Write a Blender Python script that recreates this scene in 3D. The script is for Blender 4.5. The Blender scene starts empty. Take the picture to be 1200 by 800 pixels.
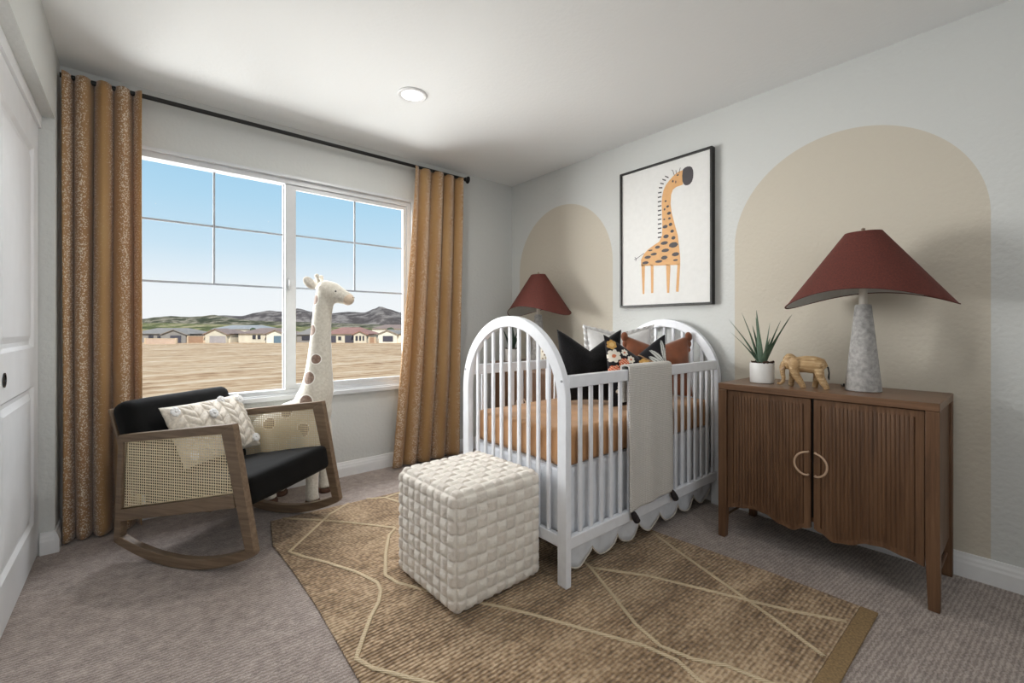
import bpy, bmesh, math, random
from mathutils import Vector, Matrix, noise
from math import sin, cos, pi, radians, sqrt
random.seed(7)
scene = bpy.context.scene
C = scene.collection

# ------------------------------------------------------------------ camera
YAW = 40.2364
cam_d = bpy.data.cameras.new('camera'); cam = bpy.data.objects.new('camera', cam_d); C.objects.link(cam)
cam.location = (0, 0, 1.088); cam.rotation_euler = (radians(90), 0, radians(-YAW))
cam_d.sensor_width = 36; cam_d.lens = 519.8 / 1200 * 36; cam_d.shift_y = -17 / 1200
cam_d.clip_start = .02; cam_d.clip_end = 8000
scene.camera = cam

# ------------------------------------------------------------------ view + world
scene.view_settings.view_transform = 'Standard'; scene.view_settings.look = 'None'
scene.view_settings.exposure = 0.0; scene.view_settings.gamma = 1.0
scene.view_settings.use_curve_mapping = False
def lin(c):
    c = c / 255.0
    return c / 12.92 if c <= .04045 else ((c + .055) / 1.055) ** 2.4
def rgb(r, g, b): return (lin(r), lin(g), lin(b), 1)
W = bpy.data.worlds.new('sky'); scene.world = W; W.use_nodes = True
nt = W.node_tree; nt.nodes.clear()
wo = nt.nodes.new('ShaderNodeOutputWorld'); bg = nt.nodes.new('ShaderNodeBackground')
tc = nt.nodes.new('ShaderNodeTexCoord'); sx = nt.nodes.new('ShaderNodeSeparateXYZ'); rp = nt.nodes.new('ShaderNodeValToRGB')
nt.links.new(tc.outputs['Generated'], sx.inputs[0]); nt.links.new(sx.outputs['Z'], rp.inputs[0])
nt.links.new(rp.outputs[0], bg.inputs[0]); nt.links.new(bg.outputs[0], wo.inputs[0])
SKY = [(0, (248, 250, 251)), (.07, (242, 247, 251)), (.15, (205, 230, 246)), (.24, (180, 219, 243)), (.34, (156, 206, 238)), (1, (80, 140, 205))]
cr = rp.color_ramp
cr.elements[0].position = 0; cr.elements[0].color = rgb(*SKY[0][1]); cr.elements[1].position = 1; cr.elements[1].color = rgb(*SKY[-1][1])
for p, c_ in SKY[1:-1]:
    e = cr.elements.new(p); e.color = rgb(*c_)
bg.inputs[1].default_value = 1.0

# ------------------------------------------------------------------ lights
def light(name, kind, loc, rot, energy, color=(1, 1, 1), **kw):
    d = bpy.data.lights.new(name, kind); o = bpy.data.objects.new(name, d); C.objects.link(o)
    o.location = loc; o.rotation_euler = [radians(a) for a in rot]; d.energy = energy; d.color = color
    for k, v in kw.items(): setattr(d, k, v)
    return o
# sun stands behind the house, lights the field and the houses
light('sun', 'SUN', (0, -20, 30), (48, 0, -15), 4.6, (1, .95, .86), angle=radians(2))
# added fill lamp that boosts the sky, above the window's line of sight
light('daylight_fill', 'AREA', (.9, 4.75, 3.25), (-58, 0, 0), 270, (.98, .985, 1), shape='RECTANGLE', size=3.4, size_y=1.9)
# added lamp aimed up at the ceiling, imitating bounce from the sunlit ground
light('bounce_fill', 'AREA', (.8, 6.2, -1.3), (-122, 0, 0), 250, (1, .985, .95), shape='RECTANGLE', size=3.2, size_y=1.5)
# extra lamp added outside, hidden to the side, shining across onto the right wall
light('side_sky_fill', 'AREA', (-1.0, 5.2, 1.55), (-90, 0, 38), 280, (1, .985, .96), shape='RECTANGLE', size=1.7, size_y=1.6)
# ceiling downlights of the room (the first is the one in view)
CANS = [(1.225, 2.348, 9), (1.225, .35, 3), (.2, .5, 3)]
for x, y, e in CANS:
    light('downlight', 'AREA', (x, y, 2.425), (0, 0, 0), e, (1, .96, .9), shape='DISK', size=.12)
# fill lamp added behind the camera, brightens the sides that face it
light('rear_fill_light', 'AREA', (.6, -1.5, 1.6), (99, 0, 14), 20, (.98, .99, 1), shape='RECTANGLE', size=1.6, size_y=1.8)

# ------------------------------------------------------------------ helpers
def tag(o, label=None, cat=None, group=None, kind=None):
    if label: o['label'] = label
    if cat: o['category'] = cat
    if group: o['group'] = group
    if kind: o['kind'] = kind
    return o
def thing(name, label, cat, loc=(0, 0, 0), rz=0, group=None):
    o = bpy.data.objects.new(name, None); C.objects.link(o)
    o.location = loc; o.rotation_euler = (0, 0, radians(rz)); o.empty_display_size = .05
    return tag(o, label, cat, group)
def obj(name, bm, mats, parent=None, smooth=None, bevel=0, weld=0, subsurf=0):
    if weld: bmesh.ops.remove_doubles(bm, verts=bm.verts, dist=weld)
    me = bpy.data.meshes.new(name); bmesh.ops.recalc_face_normals(bm, faces=bm.faces)
    bm.to_mesh(me); bm.free()
    if not isinstance(mats, (list, tuple)): mats = [mats]
    for m in mats: me.materials.append(m)
    o = bpy.data.objects.new(name, me); C.objects.link(o)
    if parent is not None: o.parent = parent
    if smooth:
        for p in me.polygons: p.use_smooth = True
        if smooth is not True:
            me.set_sharp_from_angle(angle=radians(smooth))
    if bevel:
        b = o.modifiers.new('bevel', 'BEVEL'); b.width = bevel; b.segments = 3; b.limit_method = 'ANGLE'; b.angle_limit = radians(40)
        for p in me.polygons: p.use_smooth = True
        me.set_sharp_from_angle(angle=radians(60))
        b.harden_normals = False
    if subsurf:
        s_ = o.modifiers.new('sub', 'SUBSURF'); s_.levels = subsurf; s_.render_levels = subsurf
    return o
def box(bm, x0, x1, y0, y1, z0, z1, mi=0, M=None):
    v = [bm.verts.new((x, y, z)) for x in (x0, x1) for y in (y0, y1) for z in (z0, z1)]
    if M is not None:
        for q in v: q.co = M @ q.co
    for f in ((0, 1, 3, 2), (4, 6, 7, 5), (0, 4, 5, 1), (2, 3, 7, 6), (0, 2, 6, 4), (1, 5, 7, 3)):
        fa = bm.faces.new([v[i] for i in f]); fa.material_index = mi
def nb(): return bmesh.new()
def B(*a, **k):
    bm = nb(); box(bm, *a, **k); return bm
def prism(bm, pts, d0, d1, axis='y', mi=0, holes=()):
    """extrude closed 2D outline along axis. axis y: pts=(x,z); x: pts=(y,z); z: pts=(x,y)"""
    def mk(p, d):
        return {'y': (p[0], d, p[1]), 'x': (d, p[0], p[1]), 'z': (p[0], p[1], d)}[axis]
    a = [bm.verts.new(mk(p, d0)) for p in pts]; b = [bm.verts.new(mk(p, d1)) for p in pts]
    n = len(pts)
    f1 = bm.faces.new(a); f2 = bm.faces.new(b[::-1]); f1.material_index = f2.material_index = mi
    for i in range(n):
        f = bm.faces.new((a[i], b[i], b[(i + 1) % n], a[(i + 1) % n])); f.material_index = mi
def ringpanel(bm, outer, inner, d0, d1, axis='y', mi=0):
    """frame between two outlines with equal number of points"""
    def mk(p, d):
        return {'y': (p[0], d, p[1]), 'x': (d, p[0], p[1]), 'z': (p[0], p[1], d)}[axis]
    n = len(outer)
    A = [[bm.verts.new(mk(p, d)) for p in L] for L in (outer, inner) for d in (d0, d1)]
    o0, o1, i0, i1 = A
    for i in range(n):
        j = (i + 1) % n
        for q in ((o0[i], o0[j], i0[j], i0[i]), (o1[j], o1[i], i1[i], i1[j]), (o0[j], o0[i], o1[i], o1[j]), (i0[i], i0[j], i1[j], i1[i])):
            f = bm.faces.new(q); f.material_index = mi
def tube(bm, path, r, seg=10, caps=True, mi=0, flat=1.0, closed=False):
    path = [Vector(p) for p in path]; n = len(path)
    if not isinstance(r, (list, tuple)): r = [r] * n
    rings = []; up = None
    for i, p in enumerate(path):
        if closed: t = path[(i + 1) % n] - path[i - 1]
        else: t = path[min(i + 1, n - 1)] - path[max(i - 1, 0)]
        t.normalize()
        if up is None:
            up = Vector((0, 0, 1)) if abs(t.z) < .9 else Vector((1, 0, 0))
        a = t.cross(up); a.normalize(); b = a.cross(t); b.normalize(); up = b
        rings.append([bm.verts.new(p + (a * cos(2 * pi * k / seg) + b * sin(2 * pi * k / seg) * flat) * r[i]) for k in range(seg)])
    m = n if closed else n - 1
    for i in range(m):
        A, D = rings[i], rings[(i + 1) % n]
        for k in range(seg):
            f = bm.faces.new((A[k], A[(k + 1) % seg], D[(k + 1) % seg], D[k])); f.material_index = mi
    if caps and not closed:
        f = bm.faces.new(rings[0][::-1]); f.material_index = mi
        f = bm.faces.new(rings[-1]); f.material_index = mi
def lathe(bm, prof, c=(0, 0, 0), seg=32, mi=0, cap=True):
    rings = [[bm.verts.new((c[0] + r * cos(2 * pi * k / seg), c[1] + r * sin(2 * pi * k / seg), c[2] + z)) for k in range(seg)] for r, z in prof]
    for A, D in zip(rings, rings[1:]):
        for k in range(seg):
            f = bm.faces.new((A[k], A[(k + 1) % seg], D[(k + 1) % seg], D[k])); f.material_index = mi
    if cap:
        f = bm.faces.new(rings[0][::-1]); f.material_index = mi
        f = bm.faces.new(rings[-1]); f.material_index = mi
def ball(bm, c, r, seg=16, sc=(1, 1, 1), M=None):
    m = Matrix.Translation(c) @ (M or Matrix()) @ Matrix.Diagonal((r * sc[0], r * sc[1], r * sc[2], 1))
    bmesh.ops.create_uvsphere(bm, u_segments=seg, v_segments=max(6, seg // 2), radius=1, matrix=m)
def grid(bm, nu, nv, fn, mi=0, uv=None):
    V = [[bm.verts.new(fn(i / nu, j / nv)) for j in range(nv + 1)] for i in range(nu + 1)]
    lay = bm.loops.layers.uv.verify() if uv else None
    for i in range(nu):
        for j in range(nv):
            f = bm.faces.new((V[i][j], V[i + 1][j], V[i + 1][j + 1], V[i][j + 1])); f.material_index = mi
            if uv:
                for l, (a, b) in zip(f.loops, ((i, j), (i + 1, j), (i + 1, j + 1), (i, j + 1))):
                    l[lay].uv = uv(a / nu, b / nv)
    return V
def copy_tree(o, parent=None):
    c = o.copy(); C.objects.link(c)
    if parent is not None: c.parent = parent
    for ch in [k for k in list(bpy.data.objects) if k.parent == o]: copy_tree(ch, c)
    return c

# ------------------------------------------------------------------ materials
class NM:
    def __init__(s, name, color=(128, 128, 128), rough=.6, metal=0, spec=.5, sheen=0, coat=0):
        s.m = bpy.data.materials.new(name); s.m.use_nodes = True; s.t = s.m.node_tree
        s.b = s.t.nodes['Principled BSDF']; s.b.inputs['Base Color'].default_value = rgb(*color)
        s.b.inputs['Roughness'].default_value = rough; s.b.inputs['Metallic'].default_value = metal
        s.b.inputs['Specular IOR Level'].default_value = spec
        s.b.inputs['Sheen Weight'].default_value = sheen; s.b.inputs['Coat Weight'].default_value = coat
        s.tc = None
    def n(s, kind, **kw):
        x = s.t.nodes.new(kind)
        for k, v in kw.items():
            if k.startswith('i_'): x.inputs[k[2:].replace('_', ' ')].default_value = v
            else: setattr(x, k, v)
        return x
    def l(s, a, b): s.t.links.new(a, b)
    def co(s, which='Object', scale=(1, 1, 1), rot=(0, 0, 0), loc=(0, 0, 0)):
        tc = s.n('ShaderNodeTexCoord'); mp = s.n('ShaderNodeMapping')
        mp.inputs['Scale'].default_value = scale; mp.inputs['Rotation'].default_value = rot; mp.inputs['Location'].default_value = loc
        s.l(tc.outputs[which], mp.inputs[0]); return mp.outputs[0]
    def noise(s, v, scale, detail=4, rough=.5, dist=0):
        x = s.n('ShaderNodeTexNoise'); x.inputs['Scale'].default_value = scale; x.inputs['Detail'].default_value = detail
        x.inputs['Roughness'].default_value = rough; x.inputs['Distortion'].default_value = dist
        s.l(v, x.inputs['Vector']); return x.outputs['Fac']
    def wave(s, v, scale, dist=0, dscale=1, dirn='X', prof='SIN', detail=2):
        x = s.n('ShaderNodeTexWave', bands_direction=dirn, wave_profile=prof); x.inputs['Scale'].default_value = scale
        x.inputs['Distortion'].default_value = dist; x.inputs['Detail Scale'].default_value = dscale; x.inputs['Detail'].default_value = detail
        s.l(v, x.inputs['Vector']); return x.outputs['Fac']
    def vor(s, v, scale, feature='F1', rnd=1):
        x = s.n('ShaderNodeTexVoronoi', feature=feature); x.inputs['Scale'].default_value = scale; x.inputs['Randomness'].default_value = rnd
        s.l(v, x.inputs['Vector']); return x.outputs['Distance']
    def math(s, op, a, b=None, clamp=False):
        x = s.n('ShaderNodeMath', operation=op); x.use_clamp = clamp
        for i, q in enumerate((a, b)):
            if q is None: continue
            if isinstance(q, (int, float)): x.inputs[i].default_value = q
            else: s.l(q, x.inputs[i])
        return x.outputs[0]
    def ramp(s, fac, stops):
        x = s.n('ShaderNodeValToRGB'); c = x.color_ramp
        c.elements[0].position = stops[0][0]; c.elements[0].color = rgb(*stops[0][1])
        c.elements[1].position = stops[-1][0]; c.elements[1].color = rgb(*stops[-1][1])
        for p, q in stops[1:-1]:
            e = c.elements.new(p); e.color = rgb(*q)
        s.l(fac, x.inputs[0]); return x.outputs[0]
    def mix(s, fac, a, b, blend='MIX'):
        x = s.n('ShaderNodeMix', data_type='RGBA', blend_type=blend)
        for i, q in ((0, fac), (6, a), (7, b)):
            if isinstance(q, (int, float)): x.inputs[i].default_value = q
            elif isinstance(q, tuple): x.inputs[i].default_value = rgb(*q)
            else: s.l(q, x.inputs[i])
        return x.outputs[2]
    def col(s, c): s.l(c, s.b.inputs['Base Color'])
    def bump(s, h, strength=.3, dist=.002):
        x = s.n('ShaderNodeBump'); x.inputs['Strength'].default_value = strength; x.inputs['Distance'].default_value = dist
        s.l(h, x.inputs['Height']); s.l(x.outputs[0], s.b.inputs['Normal'])

def m_plain(name, color, rough=.5, metal=0, spec=.5, nscale=30, var=.06, bump=.1, bdist=.001, sheen=0, coat=0):
    k = NM(name, color, rough, metal, spec, sheen, coat); v = k.co()
    nz = k.noise(v, nscale)
    d = [max(0, c * (1 - var)) for c in color]; u = [min(255, c * (1 + var)) for c in color]
    k.col(k.ramp(nz, [(.3, d), (.7, u)]))
    if bump: k.bump(k.noise(v, nscale * 4), bump, bdist)
    return k.m
def m_wall(name, color, arch=False):
    k = NM(name, color, .85, 0, .25); v = k.co()
    h = k.math('ADD', k.noise(v, 42, 4, .6), k.math('MULTIPLY', k.vor(v, 48), -.5))
    k.bump(h, *((.42, .0055) if name != 'ceiling_paint' else (.3, .003)))
    if arch:
        sp = k.n('ShaderNodeSeparateXYZ'); k.l(v, sp.inputs[0]); masks = []
        for yc, zc, r in ((.651, 1.568, .527), (2.615, 1.588, .536)):
            dy = k.math('SUBTRACT', sp.outputs['Y'], yc); dz = k.math('MAXIMUM', k.math('SUBTRACT', sp.outputs['Z'], zc), 0)
            dd = k.math('SQRT', k.math('ADD', k.math('MULTIPLY', dy, dy), k.math('MULTIPLY', dz, dz)))
            masks.append(k.math('LESS_THAN', dd, r))
        k.col(k.mix(k.math('MAXIMUM', *masks), color, (200, 193, 179)))
    return k.m
def m_wood(name, c0, c1, c2, axis='X', scale=1.0, rough=.45, bump=.12):
    k = NM(name, c1, rough, 0, .4)
    s_ = {'X': (1.2, 22, 22), 'Y': (22, 1.2, 22), 'Z': (22, 22, 1.2)}[axis]
    v = k.co(scale=tuple(a * scale for a in s_))
    a = k.noise(v, 2.2, 6, .6, .6); w = k.noise(v, 7, 5, .7)
    f = k.math('ADD', k.math('MULTIPLY', a, .7), k.math('MULTIPLY', w, .3))
    k.col(k.ramp(f, [(.32, c0), (.5, c1), (.68, c2)])); k.bump(f, bump, .001)
    return k.m

M = {}
M['wall'] = m_wall('wall_paint', (207, 209, 207)); M['wall_arch'] = m_wall('wall_paint_with_arches', (207, 209, 207), True)
M['ceiling'] = m_wall('ceiling_paint', (236, 238, 238))
M['trim'] = m_plain('white_trim_paint', (232, 233, 234), .4, var=.01, bump=.03)
M['doorpaint'] = m_plain('white_door_paint', (228, 230, 233), .45, var=.01, bump=.04, nscale=12)
M['vinyl'] = m_plain('white_vinyl', (208, 211, 214), .35, var=.01, bump=0)
M['muntin'] = m_plain('grey_muntin', (150, 154, 160), .5, var=.01, bump=0)
M['white'] = m_plain('white_lacquer', (234, 237, 243), .35, var=.012, bump=.03)
M['black'] = m_plain('black_metal', (24, 23, 23), .4, .3, var=.05, bump=.03)
M['blackframe'] = m_plain('black_frame', (22, 21, 20), .45, var=.05, bump=.05)
# carpet
k = NM('carpet', (150, 138, 130), .95, 0, .1, .3); v = k.co(scale=(1, 1, 1), rot=(0, 0, radians(4)))
fine = k.noise(v, 260, 3, .7); mid = k.noise(v, 22, 4); big = k.noise(v, 1.6, 2)
rows = k.wave(v, 22, 5.5, 3.5, 'Y', detail=3)
f = k.math('ADD', k.math('ADD', k.math('MULTIPLY', fine, .5), k.math('MULTIPLY', rows, .17)), k.math('MULTIPLY', mid, .3))
k.col(k.ramp(f, [(.3, (114, 101, 95)), (.5, (164, 150, 142)), (.68, (206, 194, 186))])); k.bump(f, .9, .008); M['carpet'] = k.m
# rug
k = NM('jute', (166, 136, 98), .9, 0, .1, .2); v = k.co(); rows = k.wave(v, 21, 1.2, 6, 'Y', detail=2)
cells = k.vor(k.co(scale=(52, 66, 1)), 1, 'F1', .7); patch = k.noise(k.co(scale=(1.2, 3.5, 1)), 2.0, 3)
f = k.math('ADD', k.math('MULTIPLY', rows, .2), k.math('ADD', k.math('MULTIPLY', cells, -.5), k.math('MULTIPLY', patch, .75)))
k.col(k.ramp(f, [(-.02, (112, 91, 69)), (.2, (158, 132, 103)), (.42, (200, 175, 144))]))
k.bump(k.math('ADD', rows, k.math('MULTIPLY', cells, -1.6)), .8, .005); M['jute'] = k.m
k = NM('jute_cord', (218, 190, 150), .9, 0, .1); v = k.co(); h = k.wave(v, 60, 2, 2, 'DIAGONAL'); k.col(k.ramp(h, [(0, (190, 168, 134)), (1, (224, 208, 180))])); k.bump(h, .6, .004); M['cord'] = k.m
M['jute_band'] = m_plain('jute_binding', (140, 116, 82), .9, nscale=120, var=.15, bump=.6, bdist=.004)
# curtain
k = NM('curtain_cloth', (182, 132, 78), .75, 0, .2, .4); uv = k.co('UV', scale=(1, 1, 1)); st = k.n('ShaderNodeSeparateXYZ'); k.l(uv, st.inputs[0])
band = k.math('SINE', k.math('MULTIPLY', st.outputs['X'], 2 * pi / .115)); band = k.math('ADD', k.math('MULTIPLY', band, .5), .5)
dots = k.vor(k.co('UV', scale=(150, 135, 1)), 1, 'F1', .85)
dm = k.math('LESS_THAN', dots, k.math('ADD', .12, k.math('MULTIPLY', band, .33)))
wv = k.noise(k.co('UV', scale=(500, 60, 1)), 1, 2)
base = k.ramp(k.noise(k.co('UV', scale=(6, 1, 1)), 1, 2), [(.35, (172, 134, 88)), (.65, (190, 154, 106))])
bas2 = k.mix(k.math('MULTIPLY', band, .45), base, (172, 132, 108))
k.col(k.mix(dm, bas2, (242, 230, 208))); k.bump(k.math('ADD', wv, k.math('MULTIPLY', dm, .5)), .25, .001)
tr = k.n('ShaderNodeBsdfTranslucent'); tr.inputs[0].default_value = rgb(206, 168, 116); mx = k.n('ShaderNodeMixShader'); mx.inputs[0].default_value = .22
k.l(k.b.outputs[0], mx.inputs[1]); k.l(tr.outputs[0], mx.inputs[2]); k.l(mx.outputs[0], k.t.nodes['Material Output'].inputs[0]); M['curtain'] = k.m
# glass
k = NM('window_glass'); k.t.nodes.remove(k.b); gl = k.n('ShaderNodeBsdfGlossy'); gl.inputs['Roughness'].default_value = 0
tp = k.n('ShaderNodeBsdfTransparent'); tp.inputs[0].default_value = (.985, .99, .99, 1); fr = k.n('ShaderNodeFresnel'); fr.inputs[0].default_value = 1.06
mx = k.n('ShaderNodeMixShader'); k.l(fr.outputs[0], mx.inputs[0]); k.l(tp.outputs[0], mx.inputs[1]); k.l(gl.outputs[0], mx.inputs[2]); k.l(mx.outputs[0], k.t.nodes['Material Output'].inputs[0]); M['glass'] = k.m
# woods
M['walnut_v'] = m_wood('walnut_upright', (78, 55, 39), (105, 76, 54), (124, 93, 68), 'Z', 1)
M['walnut_h'] = m_wood('walnut_level', (96, 70, 50), (118, 88, 66), (134, 102, 78), 'Y', 1, .32)
M['chairwood'] = m_wood('greyed_oak', (92, 76, 60), (116, 97, 78), (138, 118, 97), 'X', 1, .5)
M['carved'] = m_wood('carved_wood', (128, 96, 62), (178, 146, 104), (216, 192, 154), 'X', 2.5, .5)
M['leather_handle'] = m_plain('beige_handle', (196, 168, 142), .5, var=.04)
M['blackcloth'] = m_plain('black_upholstery', (13, 13, 13), .85, spec=.15, nscale=60, var=.12, bump=.25, sheen=.03)
M['blackknit'] = m_plain('black_slub_cloth', (22, 22, 24), .95, spec=.1, nscale=150, var=.35, bump=.8, bdist=.002, sheen=.15)
M['brownfur'] = m_plain('rust_velvet', (118, 66, 38), .75, spec=.3, nscale=9, var=.2, bump=.2, sheen=.6)
M['whitecloth'] = m_plain('white_ruffle_cloth', (226, 226, 226), .85, nscale=25, var=.03, bump=.5, bdist=.003)
M['skirt'] = m_plain('white_skirt_cloth', (224, 228, 234), .9, nscale=18, var=.03, bump=.5, bdist=.004)
M['sheet'] = m_plain('caramel_sheet', (180, 136, 94), .8, spec=.2, nscale=8, var=.07, bump=.25, bdist=.004, sheen=.2)
M['taupeknit'] = m_plain('taupe_knit', (210, 202, 190), .9, nscale=90, var=.07, bump=.6, bdist=.002, sheen=.2)
M['shade'] = m_plain('oxblood_linen', (90, 40, 31), .8, nscale=160, var=.12, bump=.3, bdist=.0006)
M['lining'] = m_plain('pale_shade_lining', (196, 196, 192), .7, var=.02)
M['stone'] = m_plain('grey_stone', (172, 170, 168), .85, nscale=55, var=.12, bump=.8, bdist=.006)
M['neck'] = m_plain('brushed_neck', (214, 208, 198), .4, var=.02)
M['ceramic'] = m_plain('white_ceramic', (236, 236, 234), .3, var=.01, bump=.02)
M['soil'] = m_plain('dark_soil', (62, 44, 32), .95, nscale=90, var=.4, bump=1, bdist=.006)
k = NM('aloe', (72, 98, 72), .5, 0, .4); v = k.co(); k.col(k.ramp(k.noise(k.co(scale=(60, 60, 6)), 1, 3), [(.3, (52, 74, 60)), (.7, (100, 122, 100))])); M['aloe'] = k.m
M['darkleaf'] = m_plain('dark_leaf', (40, 62, 48), .5, nscale=20, var=.15)
M['plush'] = m_plain('cream_plush', (232, 226, 214), .95, spec=.1, nscale=70, var=.05, bump=.9, bdist=.005, sheen=.5)
k = NM('ivory_plush_weave', rough=.95, spec=.1, sheen=.3); q = k.n('ShaderNodeVertexColor', layer_name='Col'); k.l(q.outputs[0], k.b.inputs['Base Color']); k.bump(k.noise(k.co(), 160, 4, .6), .9, .005); M['ottoman'] = k.m
M['plushspot'] = m_plain('brown_plush_patch', (138, 116, 104), .95, nscale=60, var=.12, bump=.6, bdist=.003, sheen=.4)
M['muzzle'] = m_plain('peach_plush', (226, 208, 186), .95, nscale=60, var=.05, bump=.6, bdist=.003, sheen=.4)
M['hoof'] = m_plain('brown_hoof_plush', (92, 66, 52), .9, nscale=60, var=.1, bump=.5)
M['print'] = m_plain('print_paper', (222, 222, 220), .6, var=.01, bump=0)
M['art_tan'] = m_plain('print_tan', (214, 164, 108), .6, var=.02, bump=0); M['art_dark'] = m_plain('print_charcoal', (66, 62, 66), .6, var=.03, bump=0)
M['chrome'] = m_plain('dark_nickel', (60, 60, 62), .25, .9, var=.02, bump=0)
M['tassel'] = m_plain('dark_tassel', (40, 34, 36), .95, nscale=80, var=.3, bump=.6)
M['brass'] = m_plain('pale_metal', (190, 176, 160), .3, .8, var=.02, bump=0)
k = NM('lamp_glow', (255, 255, 255)); k.b.inputs['Emission Color'].default_value = (1, .98, .94, 1); k.b.inputs['Emission Strength'].default_value = 3; M['glow'] = k.m
# blanket
k = NM('waffle_knit', (214, 210, 202), .95, 0, .1, .3); v = k.co()
gx = k.wave(v, 34, .8, 5, 'X'); gz = k.wave(v, 40, .8, 5, 'Z'); h = k.math('MULTIPLY', gx, gz)
k.col(k.ramp(h, [(0, (212, 208, 201)), (.3, (246, 243, 238))])); k.bump(h, .9, .006); M['waffle'] = k.m
# cane webbing with round holes
k = NM('cane', (208, 188, 150), .6, 0, .3); v = k.co(); sp = k.n('ShaderNodeSeparateXYZ'); k.l(v, sp.inputs[0])
P = .0125
def cell(o): return k.math('ABSOLUTE', k.math('SUBTRACT', k.math('FRACT', k.math('DIVIDE', o, P)), .5))
cx_, cz_ = cell(sp.outputs['X']), cell(sp.outputs['Z'])
dd = k.math('SQRT', k.math('ADD', k.math('MULTIPLY', cx_, cx_), k.math('MULTIPLY', cz_, cz_)))
hole = k.math('LESS_THAN', dd, .35)
k.col(k.ramp(k.noise(v, 300, 2), [(.3, (218, 200, 166)), (.7, (242, 228, 196))])); k.bump(dd, .6, .002)
tp = k.n('ShaderNodeBsdfTransparent'); mx = k.n('ShaderNodeMixShader'); k.l(hole, mx.inputs[0]); k.l(k.b.outputs[0], mx.inputs[1]); k.l(tp.outputs[0], mx.inputs[2])
k.l(mx.outputs[0], k.t.nodes['Material Output'].inputs[0]); M['cane'] = k.m
def m_attr(name, rough=.85):
    k = NM(name, rough=rough, spec=.15, sheen=.2); a = k.n('ShaderNodeVertexColor', layer_name='Col'); k.l(a.outputs[0], k.b.inputs['Base Color'])
    k.bump(k.noise(k.co(), 200, 2), .3, .001); return k.m
M['floral'] = m_attr('floral_print')
# outdoors
k = NM('dry_field', (190, 158, 120), .95, 0, .1); v = k.co(scale=(.05, .32, 1), rot=(0, 0, radians(YAW)))
f = k.math('ADD', k.math('MULTIPLY', k.noise(v, 3, 6, .6), .7), k.math('MULTIPLY', k.noise(k.co(), .9, 4), .3))
k.col(k.ramp(f, [(.34, (134, 102, 74)), (.44, (186, 150, 114)), (.54, (208, 178, 144)), (.66, (228, 206, 178))])); M['field'] = k.m
def m_hill(name, st, sc):
    k = NM(name, st[1][1], 1, 0, 0); v = k.co(); k.col(k.ramp(k.noise(v, sc, 7, .65), st)); return k.m
M['greenhill'] = m_hill('green_hill', [(.42, (84, 88, 62)), (.5, (122, 122, 84)), (.57, (162, 150, 116))], .06)
M['scrubhill'] = m_hill('scrub_hill', [(.42, (70, 72, 58)), (.5, (104, 100, 84)), (.56, (148, 138, 120))], .05)
M['mountain'] = m_hill('far_mountain', [(.42, (84, 78, 76)), (.5, (104, 97, 94)), (.58, (136, 128, 122))], .02)  # distance haze is mixed into the mountain's grey
for nme, c_ in dict(h_grey=(140, 136, 132), h_cream=(206, 198, 180), h_tan=(198, 176, 150), h_pale=(224, 218, 204), roof_grey=(142, 134, 126), roof_red=(156, 116, 104),
                    roof_brown=(142, 122, 112), roof_slate=(156, 154, 152), d_dark=(74, 72, 82), d_lilac=(160, 154, 154), d_blue=(96, 116, 130), win=(58, 58, 66), wallstone=(192, 168, 150), fence_tan=(160, 128, 104), foliage=(66, 76, 52)).items():
    M[nme] = m_plain(nme + '_exterior', c_, .8, nscale=.6, var=.05, bump=0)

# ------------------------------------------------------------------ room shell
XR, YB, XL, YF, H = 2.762, 3.264, -.302, -1.9, 2.44
def struct(name, bm, m, parent=None, bevel=0, smooth=None):
    o = obj(name, bm, m, parent, bevel=bevel, smooth=smooth)
    if parent is None: o['kind'] = 'structure'
    return o
struct('floor', B(XL - .12, XR + .12, YF - .12, YB, -.1, 0), M['carpet'])
struct('ceiling', B(XL - .12, XR + .12, YF - .12, YB + .15, H, H + .15), M['ceiling'])
struct('wall_right', B(XR, XR + .12, YF - .12, YB + .15, -.1, H), M['wall_arch'])
# window wall with opening
WX0, WX1, WZ0, WZ1 = -.06, 1.70, .635, 2.10
bm = nb(); box(bm, XL - .12, WX0, YB, YB + .15, -.1, H); box(bm, WX1, XR, YB, YB + .15, -.1, H)
box(bm, WX0, WX1, YB, YB + .15, -.1, WZ0); box(bm, WX0, WX1, YB, YB + .15, WZ1, H); struct('wall_back', bm, M['wall'])
# left wall with closet opening; closet shell behind
DY1, DZ1 = 3.07, 2.094
bm = nb(); box(bm, XL - .12, XL, DY1, YB, -.1, H); box(bm, XL - .12, XL, YF, DY1, DZ1, H); box(bm, XL - .12, XL, YF - .12, .2, -.1, DZ1)
box(bm, XL - .2, XL - .12, .1, DY1 + .1, -.1, H); struct('wall_left', bm, M['wall'])
# wall behind the camera; its open doorway is made up for the fill lamp
bm = nb(); box(bm, 1.5, XR, YF - .12, YF, -.1, H); box(bm, XL, 1.5, YF - .12, YF, 2.15, H); struct('wall_front', bm, M['wall'])
bm = nb(); box(bm, -.6, 2.2, -3.5, -3.4, -.1, H); box(bm, -.6, -.5, -3.4, YF - .12, -.1, H); box(bm, 2.1, 2.2, -3.4, YF - .12, -.1, H); box(bm, -.6, 2.2, -3.5, YF - .12, H, H + .15); box(bm, -.6, 2.2, -3.5, YF - .12, -.2, -.1); struct('wall_sun_block', bm, M['wall'])  # unseen shell added to keep sun from entering by the doorway
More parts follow.
